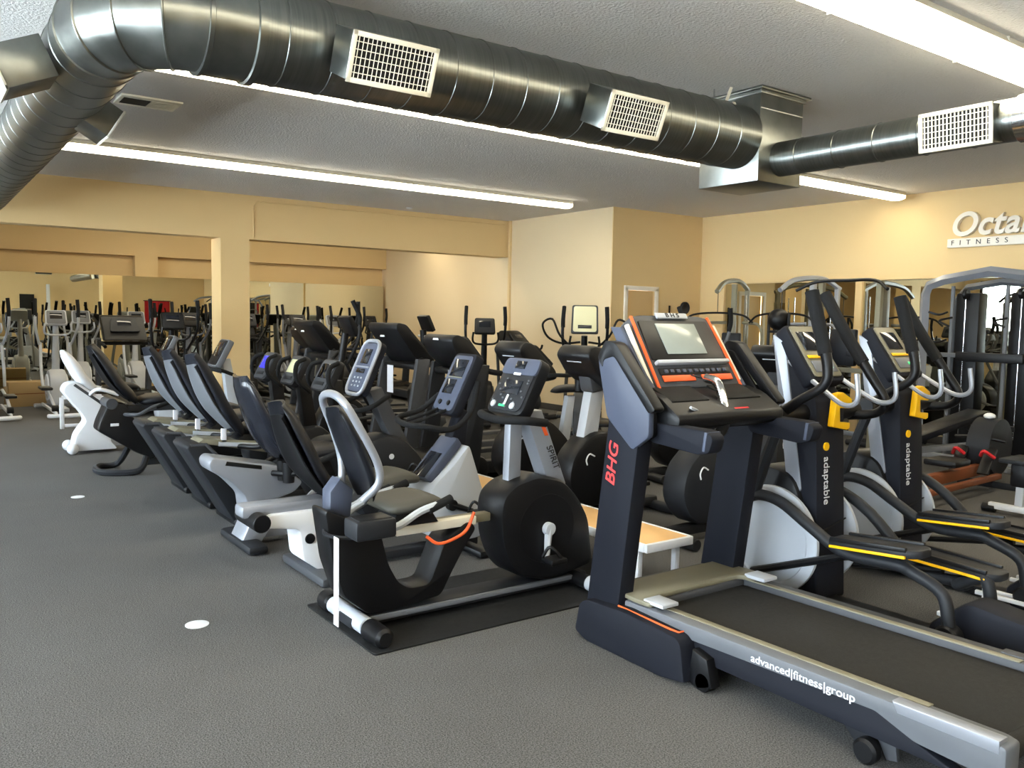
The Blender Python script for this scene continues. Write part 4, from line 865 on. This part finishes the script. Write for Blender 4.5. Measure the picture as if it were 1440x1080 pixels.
# functional trainer with the arched top, real one at the right edge (x across the machine = world -Y)
t = root('cable_gym', (9.5, 5.1, 0), 0, 'white arched cable gym with black weight towers at the right edge', 'gym machine')
G().tube([(0, 0, .0), (0, 0, 1.86), (0, -.04, 1.96), (0, -.2, 2.02), (0, -.7, 2.1), (0, -1.2, 2.02), (0, -1.36, 1.96), (0, -1.4, 1.86), (0, -1.4, 0)], .055, seg=4, smooth=False).done('arch_frame', SIL, t)
G().tube([(.5, -.1, .0), (.5, -.1, 1.8), (.45, -.25, 1.95), (.3, -.7, 2.0), (.45, -1.15, 1.95), (.5, -1.3, 1.8), (.5, -1.3, 0)], .04, seg=4, smooth=False).done('rear_frame', GRY, t)
for yy in (-.42, -1.0):
    G().box((.22, yy, 1.0), (.2, .26, 1.75), bev=.02).done('weight_shroud', BLK, t)
    tb(t, 'guide_post', [(.05, yy+.13, .0), (.05, yy+.13, 1.95)], .022, GRY)
    tb(t, 'cable', [(.08, yy, .3), (.08, yy, 1.9)], .006, CHR); G().cyl((.08, yy-.02, 1.86), (.08, yy+.02, 1.86), .06).done('pulley', BLK, t)
    G().tube([(.0, yy+.1, 1.6), (-.12, yy+.18, 1.56), (-.14, yy+.06, 1.5)], .012, seg=6).done('stirrup_handle', BLK, t)
bar(t, 'crossbar', (.05, -.02, 1.18), (.05, -1.38, 1.18), .05, GRY); bar(t, 'shelf', (.0, -.4, 1.17), (.0, -1.1, 1.17), .1, BLK)
for z_ in (1.66, 1.35): G().tube([(.03, -.25, z_), (-.06, -.2, z_-.03), (-.1, -.1, z_)], .012, seg=6).done('hook_arm', BLK, t)
bar(t, 'floor_beam', (0, .02, .03), (0, -1.42, .03), .06, SIL); bar(t, 'side_beam', (0, 0, .03), (.55, -.05, .03), .06, SIL)
# multi gym with lat tower
def multi_gym(frame, pad):
    t = root('multi_gym', (0, 0, 0), 0, '', 'gym machine')
    bar(t, 'upright', (0, 0, 0), (0, 0, 2.05), .07, frame); bar(t, 'upright', (.55, 0, 0), (.55, 0, 2.0), .06, frame)
    G().tube([(.6, 0, 1.98), (.2, 0, 2.1), (-.4, 0, 2.06), (-.7, 0, 1.92)], .035, seg=6).done('top_arm', frame, t)
    bar(t, 'base_beam', (-1.1, 0, .03), (.7, 0, .03), .06, frame); bar(t, 'base_foot', (.6, -.4, .03), (.6, .4, .03), .06, frame); bar(t, 'base_foot', (-1.1, -.3, .03), (-1.1, .3, .03), .06, frame)
    stack(t, .3, 0, 12)
    for yy in (-.08, .08): tb(t, 'guide_rod', [(.3, yy, .1), (.3, yy, 1.9)], .01, CHR)
    tb(t, 'cable', [(-.65, 0, 1.9), (-.65, 0, 1.62)], .005, CHA)
    G().tube([(-.65, -.5, 1.5), (-.65, -.35, 1.6), (-.65, 0, 1.63), (-.65, .35, 1.6), (-.65, .5, 1.5)], .014, seg=8).done('pull_bar', BLK, t)
    G().box((-.06, 0, 1.0), (.07, .28, .7), bev=.02).done('back_pad', pad, t); G().box((-.35, 0, .5), (.42, .34, .07), bev=.025).done('seat', pad, t)
    bar(t, 'seat_post', (-.35, 0, .03), (-.35, 0, .48), .05, frame)
    for s in (1, -1):
        G().tube([(.05, s*.12, 1.5), (-.1, s*.42, 1.45), (-.2, s*.48, 1.1), (-.45, s*.46, 1.0)], .022, seg=8).done('press_arm', frame, t)
        G().cyl((-.55, s*.46, .98), (-.38, s*.46, 1.0), .025).done('grip', FOAM, t)
        G().cyl((-.62, s*.05, .3), (-.62, s*.24, .3), .05).done('roller_pad', FOAM, t)
    bar(t, 'leg_lever', (-.58, 0, .5), (-.62, 0, .28), .04, frame)
    return t
MG = multi_gym(TAUP, VIN); MG2 = multi_gym(SIL, BLK)
place(MG, 9.75, 8.05, 20, 'taupe multi gym with lat bar near the corner, beside the mirror edge')
place(MG2, 9.75, 6.75, 0, 'silver multi gym with black pads before the right mirror')
place(MG2, 9.5, .9, -10, 'silver multi gym beyond the right edge, seen in the mirror')
# power tower with medicine ball
t = root('power_tower', (8.35, 5.35, 0), 0, 'tall power tower frame with pull-up bar behind the nearer elliptical', 'gym machine')
for s in (1, -1):
    bar(t, 'upright', (0, s*.35, 0), (.05, s*.35, 1.97), .06, TAUP); bar(t, 'floor_rail', (-.6, s*.4, .03), (.5, s*.4, .03), .06, TAUP)
    bar(t, 'arm_rest', (0, s*.3, 1.2), (-.4, s*.3, 1.2), .06, VIN)
G().tube([(-.15, -.55, 1.87), (-.05, -.35, 1.97), (0, 0, 1.98), (-.05, .35, 1.97), (-.15, .55, 1.87)], .018).done('pull_up_bar', BLK, t)
bar(t, 'crossbar', (.05, -.35, 1.0), (.05, .35, 1.0), .05, TAUP); G().box((-.02, 0, 1.25), (.07, .3, .4), bev=.02).done('back_pad', VIN, t)
t = root('ball_rack', (8.45, 6.3, 0), 0, 'slim ball rack beside the nearer elliptical console', 'rack')
for s in (1, -1): bar(t, 'upright', (0, s*.14, 0), (0, s*.14, 1.62), .03, BLK)
for z_ in (.5, .95, 1.4): bar(t, 'shelf_rail', (0, -.14, z_), (0, .14, z_), .03, BLK)
bar(t, 'base_foot', (-.25, 0, .02), (.25, 0, .02), .05, BLK)
for k, (z_, m) in enumerate(((1.54, BLK), (1.09, GPH), (.64, BLK))):
    o = G().sphere((0, 0, 0), .13, 24).done('medicine_ball', m); o.location = (8.45, 6.3, z_+.005); tag(o, ('black ball on the top shelf of the slim rack', 'grey ball on the middle shelf of the slim rack', 'black ball on the lowest shelf of the slim rack')[k], 'ball', 'balls on the slim rack')
# dumbbell rack
t = root('dumbbell_rack', (10.25, 2.9, 0), 0, 'two-tier black dumbbell rack along the right mirror', 'rack')
for yy in (-1.2, 0, 1.2): bar(t, 'upright', (.1, yy, 0), (.25, yy, .95), .06, BLK); bar(t, 'foot', (-.25, yy, .03), (.35, yy, .03), .06, BLK)
for z_, x_ in ((.45, .0), (.85, .12)): G().box((x_, 0, z_), (.3, 2.5, .04), rot=(0, R(-14), 0), bev=.005).done('shelf', CHA, t)
def dumbbell():
    t = root('dumbbell', (0, 0, 0), 0, '', 'dumbbell'); G().cyl((-.06, 0, 0), (.06, 0, 0), .016).done('handle', CHR, t)
    for s in (1, -1): G().prism([(.065*math.cos(R(60*k)), .065*math.sin(R(60*k))) for k in range(6)], s*.05, s*.14, .012, axis='x').done('head', GRY, t)
    return t
db = dumbbell(); n = 0
for tier, (z_, x_) in enumerate(((.55, .0), (.95, .12))):
    for k in range(11):
        y = 2.9-1.1+.22*k
        o = db if n == 0 else copy_tree(db)
        o.location = (10.25+x_-.02, y, z_-.005); o.rotation_euler = (0, 0, 0); n += 1
        tag(o, 'grey hex dumbbell on the %s shelf of the two-tier rack' % ('lower', 'upper')[tier], None, 'dumbbells on the %s shelf' % ('lower', 'upper')[tier])
# kettlebells / plates on the floor rack in front of the arch gym
t = root('plate_tree', (9.25, 3.4, 0), 0, 'black plate tree loaded with pale weight plates by the arched gym', 'rack')
bar(t, 'post', (0, 0, 0), (0, 0, 1.15), .06, BLK); bar(t, 'base', (-.3, 0, .03), (.3, 0, .03), .06, BLK); bar(t, 'base', (0, -.3, .03), (0, .3, .03), .06, BLK)
for z_ in (.5, .95): G().cyl((0, -.3, z_), (0, .3, z_), .025).done('peg', CHR, t)
for k in range(8):
    o = G().lathe((0, 0, 0), (0, 1, 0), [(0, .03), (0, .19 if k < 5 else .14), (.01, .2 if k < 5 else .15), (.03, .2 if k < 5 else .15), (.04, .19 if k < 5 else .14), (.04, .03)], 30).done('weight_plate', LGR if k % 2 else TAUP)
    s = 1 if k % 2 else -1; o.location = (9.25, 3.4+s*(.08+.05*(k//2)), .5 if k < 4 else .95)
    tag(o, 'pale round weight plate on the %s peg of the plate tree' % ('lower' if k < 4 else 'upper'), 'weight plate', 'plates on the %s peg' % ('lower' if k < 4 else 'upper'))
# rower, wooden rail, red strap
t = root('rowing_machine', (7.4, 3.65, 0), 3, 'rowing machine with dark fan cage, wooden rail and red strap behind the far elliptical', 'rower')
G().box((-.3, 0, .2), (2.0, .07, .1), bev=.01).done('wood_rail', BWD, t)
for s in (1, -1): bar(t, 'side_rail', (-1.3, s*.12, .14), (.7, s*.12, .14), .05, BWD)
G().lathe((.75, -.12, .4), (0, 1, 0), [(0, .1), (.02, .26), (.22, .26), (.24, .1)], 32).done('fan_cage', CHA, t)
for z_ in (.66,): G().sphere((.72, 0, z_+.02), .05, 14, (1.2, 1, .6)).done('cap', WHT, t)
G().box((-.1, 0, .33), (.3, .28, .06), bev=.02).done('seat', BLK, t)
for s in (1, -1):
    G().box((.42, s*.12, .3), (.28, .1, .03), rot=(0, R(-50), 0), bev=.01).done('footrest', BLK, t)
    G().tube([(.4, s*.07, .35), (.34, s*.12, .4), (.42, s*.18, .34)], .016, seg=6).done('red_strap', RED, t)
G().tube([(.55, -.22, .48), (.53, 0, .5), (.55, .22, .48)], .016).done('pull_handle', BLK, t)
bar(t, 'front_foot', (.85, -.3, .03), (.85, .3, .03), .06, CHA); bar(t, 'rear_foot', (-1.2, -.25, .03), (-1.2, .25, .03), .06, CHA)
bar(t, 'front_leg', (.85, 0, .03), (.8, 0, .2), .05, CHA); bar(t, 'rear_leg', (-1.2, 0, .03), (-1.2, 0, .2), .05, CHA)
t = root('rowing_machine', (7.85, 2.98, 0), 180, 'low rowing machine with a long pale beam pointing off the right edge', 'rower')
bar(t, 'beam', (-1.7, 0, .33), (.7, 0, .26), .07, LGR)
G().box((.62, 0, .33), (.22, .16, .2), bev=.03).done('head_unit', BLK, t); G().box((.6, 0, .44), (.36, .3, .04), bev=.015).done('top_plate', CHA, t)
bar(t, 'leg', (.7, 0, .05), (.68, 0, .3), .06, LGR); bar(t, 'front_foot', (.72, -.22, .06), (.72, .22, .06), .05, WHT)
for s in (1, -1): G().cyl((.72, s*.17, .035), (.72, s*.27, .035), .035).done('foot_cap', BLK, t)
G().box((-.4, 0, .4), (.32, .28, .07), bev=.02).done('seat', BLK, t); bar(t, 'rear_foot', (-1.6, -.25, .04), (-1.6, .25, .04), .06, LGR); bar(t, 'rear_leg', (-1.6, 0, .04), (-1.6, 0, .33), .05, LGR)
# weight bench
t = root('weight_bench', (8.5, 4.3, 0), 165, 'black padded weight bench sloping down in front of the arched gym', 'bench')
G().box((0, 0, .5), (1.0, .28, .07), rot=(0, R(14), 0), bev=.02).done('back_pad', VIN, t); G().box((-.65, 0, .45), (.35, .3, .07), bev=.02).done('seat', VIN, t)
bar(t, 'frame', (-.8, 0, .3), (.6, 0, .25), .06, SIL); bar(t, 'leg', (-.75, 0, .0), (-.75, 0, .3), .06, SIL); bar(t, 'leg', (.5, 0, 0), (.5, 0, .4), .06, SIL)
bar(t, 'foot', (-.75, -.25, .03), (-.75, .25, .03), .06, SIL); bar(t, 'foot', (.5, -.25, .03), (.5, .25, .03), .06, SIL)
# exercise bike row reflected at right, by the mirror
place(UB2, 9.85, 5.75, 0, 'grey upright bike facing the mirror between the gyms')
place(EDK, 7.3, 5.9, 95, 'black and grey elliptical standing in front of the power tower')
place(UB2, 6.4, 4.65, 200, 'grey upright bike between the two tall ellipticals')
# cardboard box by the back mirror, white frame table end
t = root('cardboard_box', (1.55, 15.1, 0), 4, 'brown cardboard box on the carpet at the far left by the back mirror', 'box')
G().box((0, 0, .19), (.62, .4, .38), bev=.006).done('carton', CRD, t); G().box((0, 0, .20), (.624, .404, .012), bev=0).done('seam', BWD, t)
t = root('white_stand', (1.62, 11.9, 0), 0, 'small white framed stand behind the white bike at far left', 'stand')
for x_ in (-.04, .42): bar(t, 'leg', (x_, 0, 0), (x_, 0, .4), .05, WHT)
bar(t, 'floor_bar', (-.04, 0, .04), (.42, 0, .04), .04, WHT); bar(t, 'top_bar', (-.04, 0, .4), (.42, 0, .4), .05, WHT)
for (x, y, z0, z1, w_, lb) in ((4.03, 7.72, .72, 1.0, .13, 'white paper sheet hanging from the flat console treadmill before the cream wall'), (4.03, 6.5, .75, 1.02, .16, 'white paper sheet hanging from the dome console treadmill in the second row')):
    o = G().box((x, y, (z0+z1)/2), (.004, w_, z1-z0), bev=0).done('paper_sheet', LBL); tag(o, lb, 'sheet')
# behind the photographer, visible in the mirrors: poster, bright post, rails of red shirts
tag(G().box((3.9, YF+.02, 1.75), (.5, .04, .7), bev=.005).done('wall_screen', GRID), 'black portrait screen hanging on the yellow wall, seen in the back mirror', 'screen')
tag(G().box((4.6, YF+.3, 1.25), (.12, .12, 2.5), bev=.005).done('white_post', WHT), 'bright white post in front of the yellow wall, seen in the back mirror', 'post')
t = root('wall_banner', (8.7, YF+.03, 1.4), 0, 'red cloth banner on the front wall, seen in the back mirror', 'banner')
G().box((0, 0, 0), (1.0, .02, 1.1), bev=0).done('cloth', BAN, t); bar(t, 'rod', (-.55, 0, .56), (.55, 0, .56), .03, BLK)
wx = [(.3, EDK), (1.4, TO), (2.5, TO), (3.6, TO), (5.6, EA), (6.6, TD), (7.6, EDK), (8.6, EA), (9.6, EDK)]
for i, (x, p) in enumerate(wx):
    place(p, x, -2.9, -90, 'exercise machine along the front wall, seen only in the mirrors, '+('leftmost', 'second', 'third', 'fourth', 'fifth', 'sixth', 'seventh', 'eighth', 'last')[i]+' of the row', 'machines along the front wall')
# ================================================================= camera, world, exposure
cam = bpy.data.cameras.new('camera'); co = bpy.data.objects.new('camera', cam); COL.objects.link(co)
Mc = Matrix(((0.8114534100461052, 0.030583654360400316, -0.583616315236741), (-0.5841292350024216, 0.0737847454739901, -0.8082999741128439), (0.018341214246423154, 0.9968051220882154, 0.0777376899493723)))
co.matrix_world = Matrix.Translation((0, 0, 1.5)) @ Mc.to_4x4()
cam.sensor_width = 36; cam.lens = 1183.12/1440*36; cam.clip_start = .05; cam.clip_end = 200
SC.camera = co
w = bpy.data.worlds.new('sky'); SC.world = w; w.use_nodes = True
bg = w.node_tree.nodes['Background']; bg.inputs['Color'].default_value = (.86, .93, 1, 1); bg.inputs['Strength'].default_value = 25.
SC.view_settings.view_transform = 'Standard'; SC.view_settings.look = 'None'; SC.view_settings.gamma = 1
SC.view_settings.exposure = .26
SC.view_settings.use_curve_mapping = False
